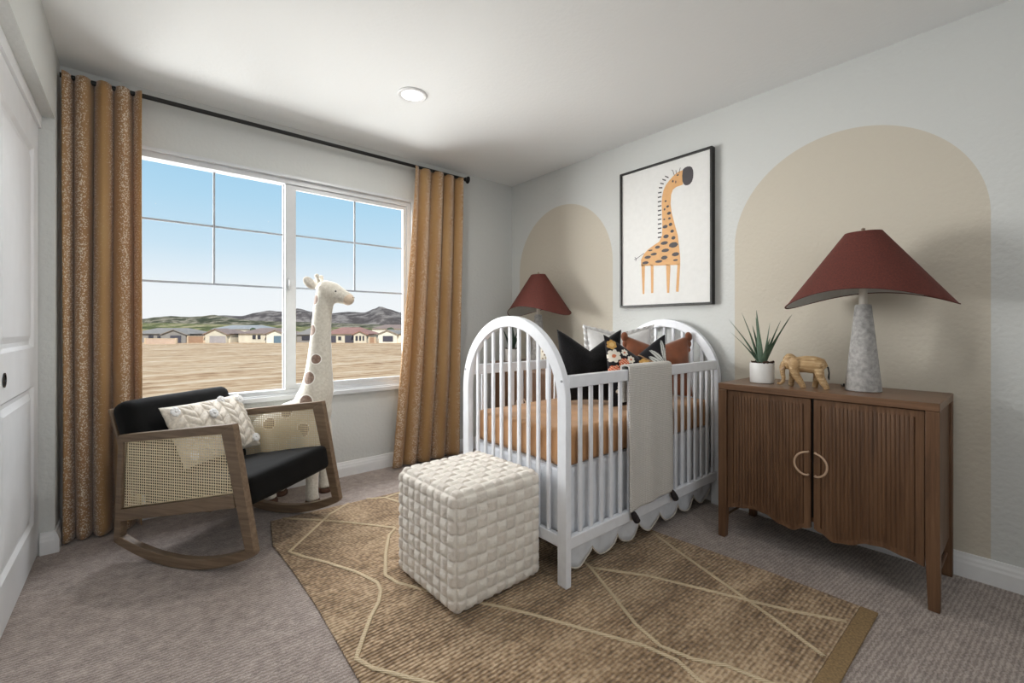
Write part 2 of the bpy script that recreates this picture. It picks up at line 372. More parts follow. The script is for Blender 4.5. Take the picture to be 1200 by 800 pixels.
# closet header
bm = nb(); box(bm, XL - .075, XL - .045, .2, DY1, 2.035, DZ1); struct('trim_1', bm, M['doorpaint'])
def baseboard(name, pts):
    """pts: list of ((x0,y0),(x1,y1),(nx,ny)) runs"""
    bm = nb()
    prof = [(0, 0), (.016, 0), (.016, .062), (.013, .072), (.012, .082), (.008, .092), (.006, .103), (0, .105)]
    for a, b, n in pts:
        A = [bm.verts.new((a[0] + n[0] * p, a[1] + n[1] * p, z)) for p, z in prof]; D = [bm.verts.new((b[0] + n[0] * p, b[1] + n[1] * p, z)) for p, z in prof]
        for i in range(len(prof) - 1): bm.faces.new((A[i], A[i + 1], D[i + 1], D[i]))
        bm.faces.new(A); bm.faces.new(D[::-1])
    struct(name, bm, M['trim'])
baseboard('baseboard_back', [((XL, YB), (XR, YB), (0, -1))])
baseboard('baseboard_right', [((XR, YF), (XR, YB - .017), (-1, 0))])
baseboard('baseboard_left', [((XL, DY1 - .016), (XL, YB - .017), (1, 0)), ((XL - .05, DY1), (XL, DY1), (0, -1))])
# closet doors (sliding panels)
for n_, (y0, y1, dx) in enumerate(((2.19, DY1 - .005, 0), (1.32, 2.25, -.035))):
    X = XL - .056 + dx
    bm = nb(); w = y1 - y0; st = .115
    zs = [.015, .19, .82, .995, 1.90, 2.05]
    box(bm, X - .03, X, y0, y0 + st, zs[0], zs[5]); box(bm, X - .03, X, y1 - st, y1, zs[0], zs[5])
    for a, b in ((0, 1), (2, 3), (4, 5)): box(bm, X - .03, X, y0 + st, y1 - st, zs[a], zs[b])
    for a, b in ((1, 2), (3, 4)):
        o_ = [(y0 + st, zs[a]), (y1 - st, zs[a]), (y1 - st, zs[b]), (y0 + st, zs[b])]
        def inset(L, d): return [(p[0] + (d if p[0] < (y0 + y1) / 2 else -d), p[1] + (d if p[1] < (zs[a] + zs[b]) / 2 else -d)) for p in L]
        rings = [(o_, X), (inset(o_, .014), X - .012), (inset(o_, .03), X - .013), (inset(o_, .055), X - .003)]
        V = [[bm.verts.new((d, p[0], p[1])) for p in L] for L, d in rings]
        for q, r in zip(V, V[1:]):
            for i in range(4): bm.faces.new((q[i], q[(i + 1) % 4], r[(i + 1) % 4], r[i]))
        bm.faces.new(V[-1])
    d = obj('door_%d' % (n_ + 1), bm, M['doorpaint']); d['kind'] = 'structure'
    if n_ == 0:
        bm = nb(); lathe(bm, [(.026, 0), (.026, .003), (.021, .003), (.019, -.004), (.001, -.005)], seg=28)
        bmesh.ops.transform(bm, matrix=Matrix.Translation((X + .0005, 2.352, .90)) @ Matrix.Rotation(pi / 2, 4, 'Y'), verts=bm.verts)
        tag(obj('finger_pull', bm, M['chrome'], d, smooth=40), 'dark round finger pull')
# window
win = bpy.data.objects.new('window_1', None); C.objects.link(win); win['kind'] = 'structure'
yw0, yw1 = YB - .012, YB + .09
def rect(x0, x1, z0, z1): return [(x0, z0), (x1, z0), (x1, z1), (x0, z1)]
bm = nb(); ringpanel(bm, rect(WX0 - .0, WX1, WZ0, WZ1), rect(WX0 + .035, WX1 - .035, WZ0 + .03, WZ1 - .04), YB + .015, yw1)
ringpanel(bm, rect(WX0 - .012, WX1 + .012, WZ0 - .02, WZ1 + .012), rect(WX0 + .006, WX1 - .006, WZ0 + .004, WZ1 - .006), YB - .014, YB + .015); obj('window_frame', bm, M['vinyl'], win, bevel=.002)
XM = .80
GZ0, GZ1 = WZ0 + .03, WZ1 - .04
bm = nb(); ringpanel(bm, rect(XM - .03, WX1 - .035, GZ0, GZ1), rect(XM + .038, WX1 - .06, GZ0 + .03, GZ1 - .028), YB + .03, YB + .06); obj('sliding_sash', bm, M['vinyl'], win, bevel=.002)
bm = nb(); box(bm, XM - .036, XM - .004, YB + .062, YB + .085, GZ0, GZ1); obj('meeting_rail', bm, M['vinyl'], win, bevel=.002)
bm = nb(); box(bm, XM - .012, XM + .0, YB + .012, YB + .03, 1.34, 1.42); box(bm, XM - .012, XM + .0, YB + .0, YB + .013, 1.365, 1.405); obj('window_latch', bm, M['vinyl'], win, bevel=.002)
for (x0, x1, yc, xm) in ((WX0 + .035, XM - .036, YB + .075, .372), (XM + .038, WX1 - .06, YB + .045, 1.252)):
    bm = nb(); box(bm, x0, x1, yc - .002, yc + .002, GZ0, GZ1); obj('pane', bm, M['glass'], win)
    bm = nb(); box(bm, xm - .006, xm + .006, yc + .003, yc + .009, 1.352, GZ1)
    for z in (1.357, 1.72): box(bm, x0, x1, yc + .0031, yc + .0089, z - .006, z + .006)
    obj('muntin', bm, M['muntin'], win)
struct('trim_2', B(WX0 - .03, WX1 + .03, YB - .03, YB + .016, WZ0 - .035, WZ0 - .004), M['vinyl'], bevel=.004)
# recessed light
rl = thing('recessed_light', 'round white recessed ceiling light, switched on', 'ceiling light', (1.225, 2.348, H))
bm = nb(); lathe(bm, [(.085, 0), (.085, -.005), (.078, -.009), (.062, -.006), (.06, -.002), (.085, -.0)], seg=40, cap=False); obj('trim_ring', bm, M['trim'], rl, smooth=40)
bm = nb(); lathe(bm, [(.06, -.002), (.06, -.004), (.03, -.0055), (.001, -.006)], seg=40); obj('lens', bm, M['glow'], rl, smooth=40)

# ------------------------------------------------------------------ curtains
RY = 3.17
rod = thing('curtain_rod', 'black metal curtain rod above the window', 'curtain rod', (0, 0, 0))
bm = nb(); tube(bm, [(-.296, RY, 2.356), (2.15, RY, 2.356)], .0125, 14); obj('rod', bm, M['black'], rod, smooth=40)
for x in (-.075, 1.90):
    bm = nb(); tube(bm, [(x, RY, 2.352), (x, RY, 2.325), (x, RY + .02, 2.315), (x, YB - .008, 2.315)], .007, 8); box(bm, x - .012, x + .012, YB - .008, YB, 2.285, 2.345)
    obj('bracket', bm, M['black'], rod, smooth=40)
bm = nb(); lathe(bm, [(.0128, 0), (.018, .004), (.014, .01), (.03, .028), (.032, .034), (.026, .038), (.001, .04)], seg=20)
bmesh.ops.transform(bm, matrix=Matrix.Translation((2.15, RY, 2.356)) @ Matrix.Rotation(pi / 2, 4, 'Y'), verts=bm.verts); obj('finial', bm, M['black'], rod, smooth=40)
def curtain(name, label, xt0, xt1, xb0, xb1, ztop, zbot, nf, amp, seed, yoff=0):
    bm = nb(); nu, nv = nf * 26, 60
    rnd = random.Random(seed); ph = [rnd.uniform(-.5, .5) for _ in range(30)]; am = [rnd.uniform(.75, 1.2) for _ in range(30)]
    L = (xt1 - xt0)
    def fn(u, v):
        z = zbot + (ztop - zbot) * v
        s_ = u * nf; i = min(int(s_), nf - 1)
        wob = .18 * (1 - v) * sin(s_ * 1.3 + ph[2] * 5) + .1 * sin(v * 3 + ph[1] * 6) * (1 - v)
        a = 2 * pi * (s_ + wob)
        x0 = xt0 + (xb0 - xt0) * (1 - v) ** 1.3; x1 = xt1 + (xb1 - xt1) * (1 - v) ** 1.3
        A_ = amp * (am[i] * .4 + .6) * (.85 + .25 * (1 - v))
        x = x0 + (x1 - x0) * u + .13 * (x1 - x0) / nf * sin(a)
        y = RY + yoff - A_ * (.5 * cos(a)) - .006 * sin(a * .5 + ph[3] * 4)
        y += .01 * noise.noise(Vector((u * 4, v * 3, seed))) * (1 - v)
        return (x, min(y, YB - .012), z)
    grid(bm, nu, nv, fn, uv=lambda u, v: (u * L * 2.1, v * (ztop - zbot)))
    o = obj(name, bm, M['curtain'], smooth=True)
    so = o.modifiers.new('thick', 'SOLIDIFY'); so.thickness = .0025
    return tag(o, label, 'curtain', 'curtain panels')
curtain('window_curtain', 'tan speckled curtain panel left of the window, beside the white closet door', -.285, .022, -.275, .03, 2.365, .012, 4, .085, 3, -.004)
curtain('window_curtain', 'tan speckled curtain panel right of the window, flaring towards its hem', 1.665, 2.115, 1.49, 2.07, 2.352, .02, 4, .07, 8)

# ------------------------------------------------------------------ rug
rugT = .008
rug = thing('area_rug', 'tan jute rug with pale crossing cord lines under the crib and ottoman', 'rug', (0, 0, 0))
bm = nb(); prism(bm, [(.512, .44), (.522, 1.0), (.52, 1.35), (.532, 1.8), (.528, 2.15), (.515, 2.45), (.57, 2.755), (1.28, 2.705), (2.09, 2.66), (2.085, 1.6), (2.10, 1.25), (2.135, .8), (2.14, .44)], .0005, rugT, 'z')
obj('woven_field', bm, M['jute'], rug, bevel=.003)
bm = nb(); prism(bm, [(.512, .385), (2.14, .385), (2.14, .4395), (.512, .4395)], .0005, rugT + .001, 'z'); obj('end_binding', bm, M['jute_band'], rug, bevel=.003)
bm = nb()
LN = [[(.99, 2.72), (.846, 2.627), (.70, 2.47), (.558, 2.316), (.60, 2.22), (.663, 2.104), (.74, 1.93), (.775, 1.80), (.765, 1.74), (.727, 1.669), (.665, 1.60), (.60, 1.51), (.545, 1.43), (.569, 1.357), (.672, 1.195), (.80, .98), (.98, .70), (1.1, .46)],
      [(.63, 2.745), (.70, 2.67), (.798, 2.564), (.913, 2.424), (1.062, 2.222), (1.0, 2.17), (.91, 2.01), (.826, 1.83), (.84, 1.74), (.891, 1.641), (1.0, 1.45), (1.077, 1.324), (1.143, 1.202), (1.24, .999), (1.31, .86), (1.335, .75), (1.31, .66), (1.29, .46)],
      [(1.62, 1.5), (1.556, 1.297), (1.535, 1.25), (1.456, 1.088), (1.382, .938), (1.352, .82), (1.38, .72), (1.433, .64), (1.463, .526), (1.49, .45)],
      [(1.549, 1.30), (1.694, 1.085), (1.811, .809), (1.90, .60), (1.985, .45)],
      [(2.07, 1.31), (1.976, 1.083), (1.883, .842), (1.80, .63), (1.72, .45)], [(1.1, 2.715), (1.2, 2.66), (1.35, 2.68), (1.5, 2.6), (1.7, 2.64), (1.85, 2.3), (1.9, 2.0), (1.7, 1.7), (1.4, 1.9), (1.3, 2.3), (1.2, 2.66)]]
def smoothline(L, n=5):
    out = []
    for i in range(len(L) - 1):
        p0 = Vector(L[max(i - 1, 0)]); p1 = Vector(L[i]); p2 = Vector(L[i + 1]); p3 = Vector(L[min(i + 2, len(L) - 1)])
        for k in range(n):
            t = k / n; out.append(.5 * ((2 * p1) + (-p0 + p2) * t * .8 + (2 * p0 * .8 - (2 + 2.4 - .8 + 0) * 0 * p1 + 0 * p2) * 0) if False else p1.lerp(p2, t))
    out.append(Vector(L[-1])); return out
for L in LN: tube(bm, [(p.x, p.y, rugT + .0015) for p in smoothline(L, 3)], .0085, 8, flat=.5)
obj('cord_pattern', bm, M['cord'], rug, smooth=True)

# ------------------------------------------------------------------ crib
crib = thing('baby_crib', 'white spindle baby crib with arched ends', 'crib', (0, 0, 0))
CX0, CX1, CY0, CY1 = 1.345, 2.735, 1.245, 2.0
def arch_end(x0, x1, zb):
    yc = (CY0 + CY1) / 2; R = (CY1 - CY0) / 2; ri = R - .052; zs = 1.141 - R
    N = 28; outer = [(CY0, zb)]; inner = [(CY0 + .052, zb)]
    for i in range(N + 1):
        a = pi - pi * i / N; outer.append((yc + R * cos(a), zs + R * sin(a))); inner.append((yc + ri * cos(a), zs + ri * sin(a)))
    outer.append((CY1, zb)); inner.append((CY1 - .052, zb))
    bm = nb()
    V = [[bm.verts.new((x, p[0], p[1])) for p in L] for L in (outer, inner) for x in (x0, x1)]
    o0, o1, i0, i1 = V
    for i in range(len(outer) - 1):
        for q in ((o0[i], o0[i + 1], i0[i + 1], i0[i]), (o1[i + 1], o1[i], i1[i], i1[i + 1]), (o0[i + 1], o0[i], o1[i], o1[i + 1]), (i0[i], i0[i + 1], i1[i + 1], i1[i])): bm.faces.new(q)
    for i in (0, -1): bm.faces.new((o0[i], i0[i], i1[i], o1[i]))
    return bm, yc, ri, zs
for (x0, x1, zb) in ((CX0, CX0 + .032, rugT), (CX1 - .032, CX1, .0)):
    bm, yc, ri, zs = arch_end(x0, x1, zb); obj('arched_end_frame', bm, M['white'], crib, bevel=.004)
    bm = nb(); box(bm, x0 + .004, x1 - .004, CY0 + .052, CY1 - .052, .165, .215); obj('end_rail', bm, M['white'], crib, bevel=.003)
    xm = (x0 + x1) / 2
    for i in range(9):
        y = CY0 + .052 + (CY1 - CY0 - .104) * (i + 1) / 10; zt = zs + sqrt(ri * ri - (y - yc) ** 2) + .002
        bm = nb(); box(bm, xm - .006, xm + .006, y - .0095, y + .0095, .214, zt); obj('slat', bm, M['white'], crib, bevel=.003)
for (y0, y1) in ((CY0 + .012, CY0 + .04), (CY1 - .04, CY1 - .012)):
    bm = nb(); box(bm, CX0 + .032, CX1 - .032, y0, y1, .831, .884); obj('top_rail', bm, M['white'], crib, bevel=.004)
    bm = nb(); box(bm, CX0 + .032, CX1 - .032, y0, y1, .155, .207); obj('bottom_rail', bm, M['white'], crib, bevel=.004)
    ym = (y0 + y1) / 2
    for i in range(18):
        x = 1.46 + i * (2.672 - 1.46) / 17
        bm = nb(); box(bm, x - .0105, x + .0105, ym - .006, ym + .006, .206, .832); obj('slat', bm, M['white'], crib, bevel=.003)
for y in (CY0 + .026, CY1 - .026):
    bm = nb(); bmesh.ops.create_cone(bm, cap_ends=True, segments=14, radius1=.005, radius2=.005, depth=.004, matrix=Matrix.Translation((CX0 - .001, y, .862)) @ Matrix.Rotation(pi / 2, 4, 'Y')); obj('bolt', bm, M['muntin'], crib)
bm = nb(); box(bm, CX0 + .05, CX1 - .05, CY0 + .066, CY1 - .066, .468, .484); obj('mattress_base', bm, M['white'], crib)
# mattress with fitted sheet
MX0, MX1, MY0, MY1, MZ0, MZ1 = 1.388, 2.69, 1.296, 1.95, .4845, .645
def softbox(x0, x1, y0, y1, z0, z1, r, nx, ny, nz, disp):
    bm = nb(); cx, cy, cz = (x0 + x1) / 2, (y0 + y1) / 2, (z0 + z1) / 2; hx, hy, hz = (x1 - x0) / 2, (y1 - y0) / 2, (z1 - z0) / 2
    def face(ax, sgn, na, nb_):
        def fn(u, v):
            p = [0, 0, 0]; a, b = [(1, 2), (0, 2), (0, 1)][ax]; h = (hx, hy, hz)
            p[ax] = sgn * h[ax]; p[a] = (2 * u - 1) * h[a]; p[b] = (2 * v - 1) * h[b]
            q = Vector([max(-h[i] + r, min(h[i] - r, p[i])) for i in range(3)]); d = Vector(p) - q
            nrm = d.normalized() if d.length > 1e-9 else Vector((0, 0, 0)); pp = q + nrm * r
            pp += nrm * disp(pp, nrm, ax, u, v)
            return (pp.x + cx, pp.y + cy, pp.z + cz)
        grid(bm, na, nb_, fn)
    for s_ in (-1, 1): face(0, s_, ny, nz); face(1, s_, nx, nz); face(2, s_, nx, ny)
    bmesh.ops.remove_doubles(bm, verts=bm.verts, dist=.0004); return bm
bm = softbox(MX0, MX1, MY0, MY1, MZ0, MZ1, .03, 90, 50, 14, lambda p, n_, ax, u, v: (.005 * noise.noise(Vector((p.x * 5, p.y * 5, p.z * 9))) + (.004 * noise.noise(Vector((p.x * 26, p.y * 26, p.z * 3))) if abs(n_.z) < .8 else 0)))
tag(obj('crib_mattress', bm, M['sheet'], smooth=True), 'crib mattress in a caramel brown fitted sheet', 'mattress')
# scalloped skirt
def skirt_panel(bm, ax, fixed, a0, a1, sc, ztop=.479, low=.035):
    nlob = round((a1 - a0) / sc)
    def fn(u, v):
        s_ = a0 + (a1 - a0) * u
        zb = low + .062 * (1 - abs(sin(pi * u * nlob)) ** .7)
        z = zb + (ztop - zb) * v
        off = .004 * sin(s_ * 46) * (1 - v * .7) + .004 * noise.noise(Vector((s_ * 9, z * 6, fixed)))
        return (s_, fixed + off, z) if ax == 'x' else (fixed + off, s_, z)
    grid(bm, nlob * 22, 16, fn)
sk = thing('crib_skirt', 'white scalloped crib skirt hanging below the mattress', 'bed skirt', (0, 0, 0))
for ax, fx, a0, a1, low in (('x', CY0 + .058, 1.392, 2.69, .035), ('x', CY1 - .058, 1.392, 2.69, .035), ('y', 2.693, 1.31, 1.935, .035), ('y', 1.386, 1.31, 1.935, .18)):
    bm = nb(); skirt_panel(bm, ax, fx, a0, a1, .186, low=low); o = obj('skirt_panel', bm, M['skirt'], sk, smooth=True)
    so = o.modifiers.new('t', 'SOLIDIFY'); so.thickness = .002
# piping along the scallops of the visible panel
bm = nb(); nl = 7; path = []
for i in range(nl * 22 + 1):
    u = i / (nl * 22); s_ = 1.392 + 1.298 * u; path.append((s_, CY0 + .056 + .004 * sin(s_ * 46), .034 + .062 * (1 - abs(sin(pi * u * nl)) ** .7)))
tube(bm, path, .0035, 6); tag(obj('scallop_trim', bm, M['taupeknit'], sk, smooth=True), 'cream edging')
# blanket over the front rail
bl = thing('knit_blanket', 'light grey waffle knit blanket hung over the front crib rail', 'blanket', (1.97, CY0 + .026, 0))
def blk(u, v):
    # v 0..1 runs: front hem up, over the rail, down the inside
    x = -.186 + .372 * u; Lf, Lo, Li = .665, .06, .17; s_ = v * (Lf + Lo + Li)
    gap = .024
    if s_ < Lf:
        z = .893 - (Lf - s_); y = -gap - .004 * (Lf - s_) - .004 * (1 + sin(u * 15 + 1)) * min(1, (Lf - s_) * 3); x *= 1 + .03 * sin((Lf - s_) * 4); x += -.0 + .012 * (Lf - s_) * (1 - 2 * u) * -.4
        z += .015 * (1 - u) * ((Lf - s_) / Lf) * -1
    elif s_ < Lf + Lo:
        a = pi * (s_ - Lf) / Lo; y = -gap * cos(a); z = .893 + .012 * sin(a)
    else:
        d = s_ - Lf - Lo; z = .893 - d; y = gap + .0015 * sin(u * 15); x *= 1.0
        if y > 0 and z < .66: z = .66 - (.66 - z) * .02; y = gap + (d - .233) * .9
    return (x, y, z)
bm = nb(); grid(bm, 44, 130, blk); o = obj('knit_cloth', bm, M['waffle'], bl, smooth=True); so = o.modifiers.new('t', 'SOLIDIFY'); so.thickness = .008; so.offset = 0
for x, z in ((-.172, .202), (.178, .220)):
    bm = nb(); tube(bm, [(x, -.034, z + .012), (x + .004, -.036, z), (x + .012, -.04, z - .02), (x + .024, -.042, z - .038), (x + .03, -.04, z - .046)], [.006, .013, .017, .016, .007], 12); tag(obj('tassel', bm, M['tassel'], bl, smooth=True), 'dark pompom tassel')

# ------------------------------------------------------------------ pillows
def pillow_mesh(w, h, t, n=36, chop=0, pinch=.07, wr=.004, seed=0, disp=None, colf=None, power=.55, edge=None):
    bm = nb(); cols = []
    def fn(side):
        def f(u, v):
            s_, r = 2 * u - 1, 2 * v - 1
            x = s_ * w / 2 * (1 - pinch * (1 - r * r)); z = r * h / 2 * (1 - pinch * (1 - s_ * s_))
            if chop and r > -.2: z -= chop * ((r + .2) / 1.2) * max(0, 1 - abs(s_)) ** 1.25
            th = t / 2 * max(0, (1 - s_ ** 2)) ** power * max(0, (1 - r ** 2)) ** power
            if chop: th *= 1 - .25 * max(0, r) * (1 - abs(s_))
            y = -side * th
            e = (1 - s_ * s_) * (1 - r * r)
            y += e * wr * noise.noise(Vector((x * 14, z * 14, seed + side))) * 2
            if disp: y -= side * disp(s_, r, x, z) * min(1, e * 8)
            z += h / 2
            if edge:
                ex, ez = edge(s_, r); x += ex; z += ez
            return (x, y, z)
        return f
    for side in (1, -1): grid(bm, n, n, fn(side))
    bmesh.ops.remove_doubles(bm, verts=bm.verts, dist=.0002)
    return bm
def set_cols(o, f):
    me = o.data; a = me.color_attributes.new('Col', 'FLOAT_COLOR', 'POINT')
    for i, vtx in enumerate(me.vertices): a.data[i].color = rgb(*f(vtx.co))
def place_pillow(o, x, y, z, face, lean=0, roll=0):
    """face: heading (deg from +X) of the pillow's front normal"""
    o.location = (x, y, z)
    o.rotation_mode = 'XYZ'
    Mx = Matrix.Rotation(radians(face + 90), 4, 'Z') @ Matrix.Rotation(radians(-lean), 4, 'X') @ Matrix.Rotation(radians(roll), 4, 'Y')
    o.rotation_euler = Mx.to_euler()
MT = MZ1 + .004
# white ruffled pillow
wp = thing('throw_pillow', 'white ruffle-edged pillow at the back of the crib', 'pillow', group='pillows in the crib')
bm = pillow_mesh(.44, .44, .12, chop=.05, seed=1, wr=.006); obj('pillow_body', bm, M['whitecloth'], wp, smooth=True)
bm = nb()
P_ = []
for i in range(241):
    a = i / 240 * 4; k_ = int(a) % 4; f_ = a - int(a); c_ = [(-1, -1), (1, -1), (1, 1), (-1, 1)]; p, q = c_[k_], c_[(k_ + 1) % 4]
    s_, r = p[0] + (q[0] - p[0]) * f_, p[1] + (q[1] - p[1]) * f_
    x = s_ * .22 * (1 - .07 * (1 - r * r)); z = r * .22 * (1 - .07 * (1 - s_ * s_)) + .22
    if r > -.2: z -= .05 * ((r + .2) / 1.2) * max(0, 1 - abs(s_)) ** 1.25
    P_.append((x, z, i))
V = []
for x, z, i in P_:
    d = Vector((x, z - .22)); d.normalize(); wv = .010 * sin(i * 1.25); V.append([bm.verts.new((x - d.x * .004, 0, z - d.y * .004)), bm.verts.new((x + d.x * .014, wv * .5, z + d.y * .014)), bm.verts.new((x + d.x * .03, wv, z + d.y * .03))])
for a, b in zip(V, V[1:]):
    for k_ in range(2): bm.faces.new((a[k_], a[k_ + 1], b[k_ + 1], b[k_]))
o = obj('ruffle_edge', bm, M['whitecloth'], wp, smooth=True); so = o.modifiers.new('t', 'SOLIDIFY'); so.thickness = .002
place_pillow(wp, 2.42, 1.745, MT + .006, -130, 14)
# rust pillow with ear-like corners
bp = thing('throw_pillow', 'rust brown pillow with round ear-like corners beside the far arch', 'pillow', group='pillows in the crib')
bm = pillow_mesh(.42, .39, .13, chop=.065, seed=5, wr=.007); obj('pillow_body', bm, M['brownfur'], bp, smooth=True)
for sx_ in (-1, 1):
    for dx, dz, rr in ((-.01, -.004, .032), (-.016, -.048, .026), (-.02, -.085, .018)):
        bm = nb(); ball(bm, (sx_ * (.207 + dx * .5 * (1 if sx_ > 0 else 1)), 0, .383 + dz), rr, 16, (.72, .5, 1.0)); obj('ear', bm, M['brownfur'], bp, smooth=True)
place_pillow(bp, 2.485, 1.515, MT + .003, -132, 10)
# black pillow
kp = tag(obj('throw_pillow', pillow_mesh(.385, .43, .13, chop=.115, seed=9, wr=.006), M['blackknit'], smooth=True), 'charcoal black pillow, leftmost in the crib, with a creased top', 'pillow', 'pillows in the crib')
place_pillow(kp, 2.01, 1.665, MT + .003, -132, 12)
# floral pillow
fl = [(-.80, .80, .15, 3), (-.78, .46, .20, 1), (-.46, .55, .11, 1), (-.30, .34, .12, 1), (-.52, .22, .17, 2), (.10, .20, .17, 3), (-.12, .12, .12, 1), (-.8, .0, .2, 2), (-.45, -.15, .16, 3), (-.1, -.25, .18, 1), (.3, -.35, .2, 2), (-.6, -.55, .2, 1), (-.15, -.65, .16, 3), (.6, -.6, .2, 1), (.9, .25, .07, 2), (.88, -.2, .14, 3)]
def floral(co):
    s_, r = co.x / .19, (co.z - .19) / .19
    if co.y > .004: return (28, 26, 32)
    for (a, b, c0, c1, wd) in ((.75, .0, .30, .22, .075), (.76, .10, .28, .42, .08), (.78, .25, .36, .62, .075), (.80, .30, .80, .92, .075), (.85, .2, .97, .75, .05), (.7, -.1, .3, .02, .08)):
        vx, vz = c0 - a, c1 - b; L = sqrt(vx * vx + vz * vz); t = ((s_ - a) * vx + (r - b) * vz) / L / L
        dd = abs((s_ - a) * vz - (r - b) * vx) / L
        if 0 < t < 1 and dd < wd * sin(pi * t) ** .6: return (226, 228, 224) if dd > .008 else (60, 66, 64)
    for x, z, R_, kd in fl:
        dx, dz = s_ - x, r - z; d = sqrt(dx * dx + dz * dz); an = math.atan2(dz, dx)
        if kd == 1 and d < R_ * (.72 + .28 * abs(sin(an * 3.5))): return (232, 226, 214) if d > R_ * .28 else (206, 120, 84)
        if kd == 2 and d < R_ * (.8 + .2 * abs(sin(an * 4))): return (214, 96, 62) if (int(dx * 40) + int(dz * 40)) % 3 else (236, 204, 176)
        if kd in (0, 3) and d < R_ * (.8 + .2 * abs(sin(an * 3))): return (204, 160, 92) if d > R_ * .45 else (226, 192, 130)
    if abs(s_ * .8 + r - .55 + .05 * sin(s_ * 9)) < .025 and s_ < .4: return (176, 140, 104)
    if abs((s_ + .75) ** 2 + (r + .6) ** 2 - .35) < .04: return (222, 206, 168)
    return (28, 26, 32)
fp = obj('throw_pillow', pillow_mesh(.38, .40, .12, n=130, chop=.11, seed=13, wr=.005), M['floral'], smooth=True); set_cols(fp, floral)
tag(fp, 'black pillow with white leaves and orange flowers, front of the crib', 'pillow', 'pillows in the crib')
place_pillow(fp, 2.11, 1.40, MT + .003, -118, 10)

# ------------------------------------------------------------------ ottoman
def weave(p, nrm, ax, u, v):
    N = 9; a, b = u * N, v * N; i, j = min(int(a), N - 1), min(int(b), N - 1); fa, fb = a - i, b - j
    e = min(fa, 1 - fa); g = min(fb, 1 - fb)
    h = min(1, g * 7) ** .6 * (.30 + .70 * sin(pi * fa)) if (i + j) % 2 == 0 else min(1, e * 7) ** .6 * (.30 + .70 * sin(pi * fb))
    rim = min(1, min(u, 1 - u, v, 1 - v) * 30)
    return .0105 * h * rim + .0012 * noise.noise(Vector((p.x * 40, p.y * 40, p.z * 40)))
bm = softbox(-.222, .222, -.222, .222, 0, .44, .034, 108, 108, 108, weave)
ot = obj('cube_ottoman', bm, M['ottoman'], smooth=True)
def tone(co):
    q = (co.x, co.y, co.z - .22); ax = max(range(3), key=lambda i: abs(q[i])); a, b = [q[i] for i in range(3) if i != ax]
    i, j = int((a + .222) / .0493), int((b + .222) / .0493); t = noise.noise(Vector((i * 7.3, j * 5.1, ax))) * 8
    return (232 + t, 226 + t, 216 + t) if (i + j) % 2 else (222 + t, 214 + t, 204 + t)
set_cols(ot, tone); ot.location = (1.112, 1.608, rugT + .001); ot.rotation_euler = (0, 0, radians(1.5))
bb = min(v.co.z for v in ot.data.vertices); ot.location.z -= bb
tag(ot, 'ivory cube ottoman of plush basket weave in front of the crib', 'ottoman')

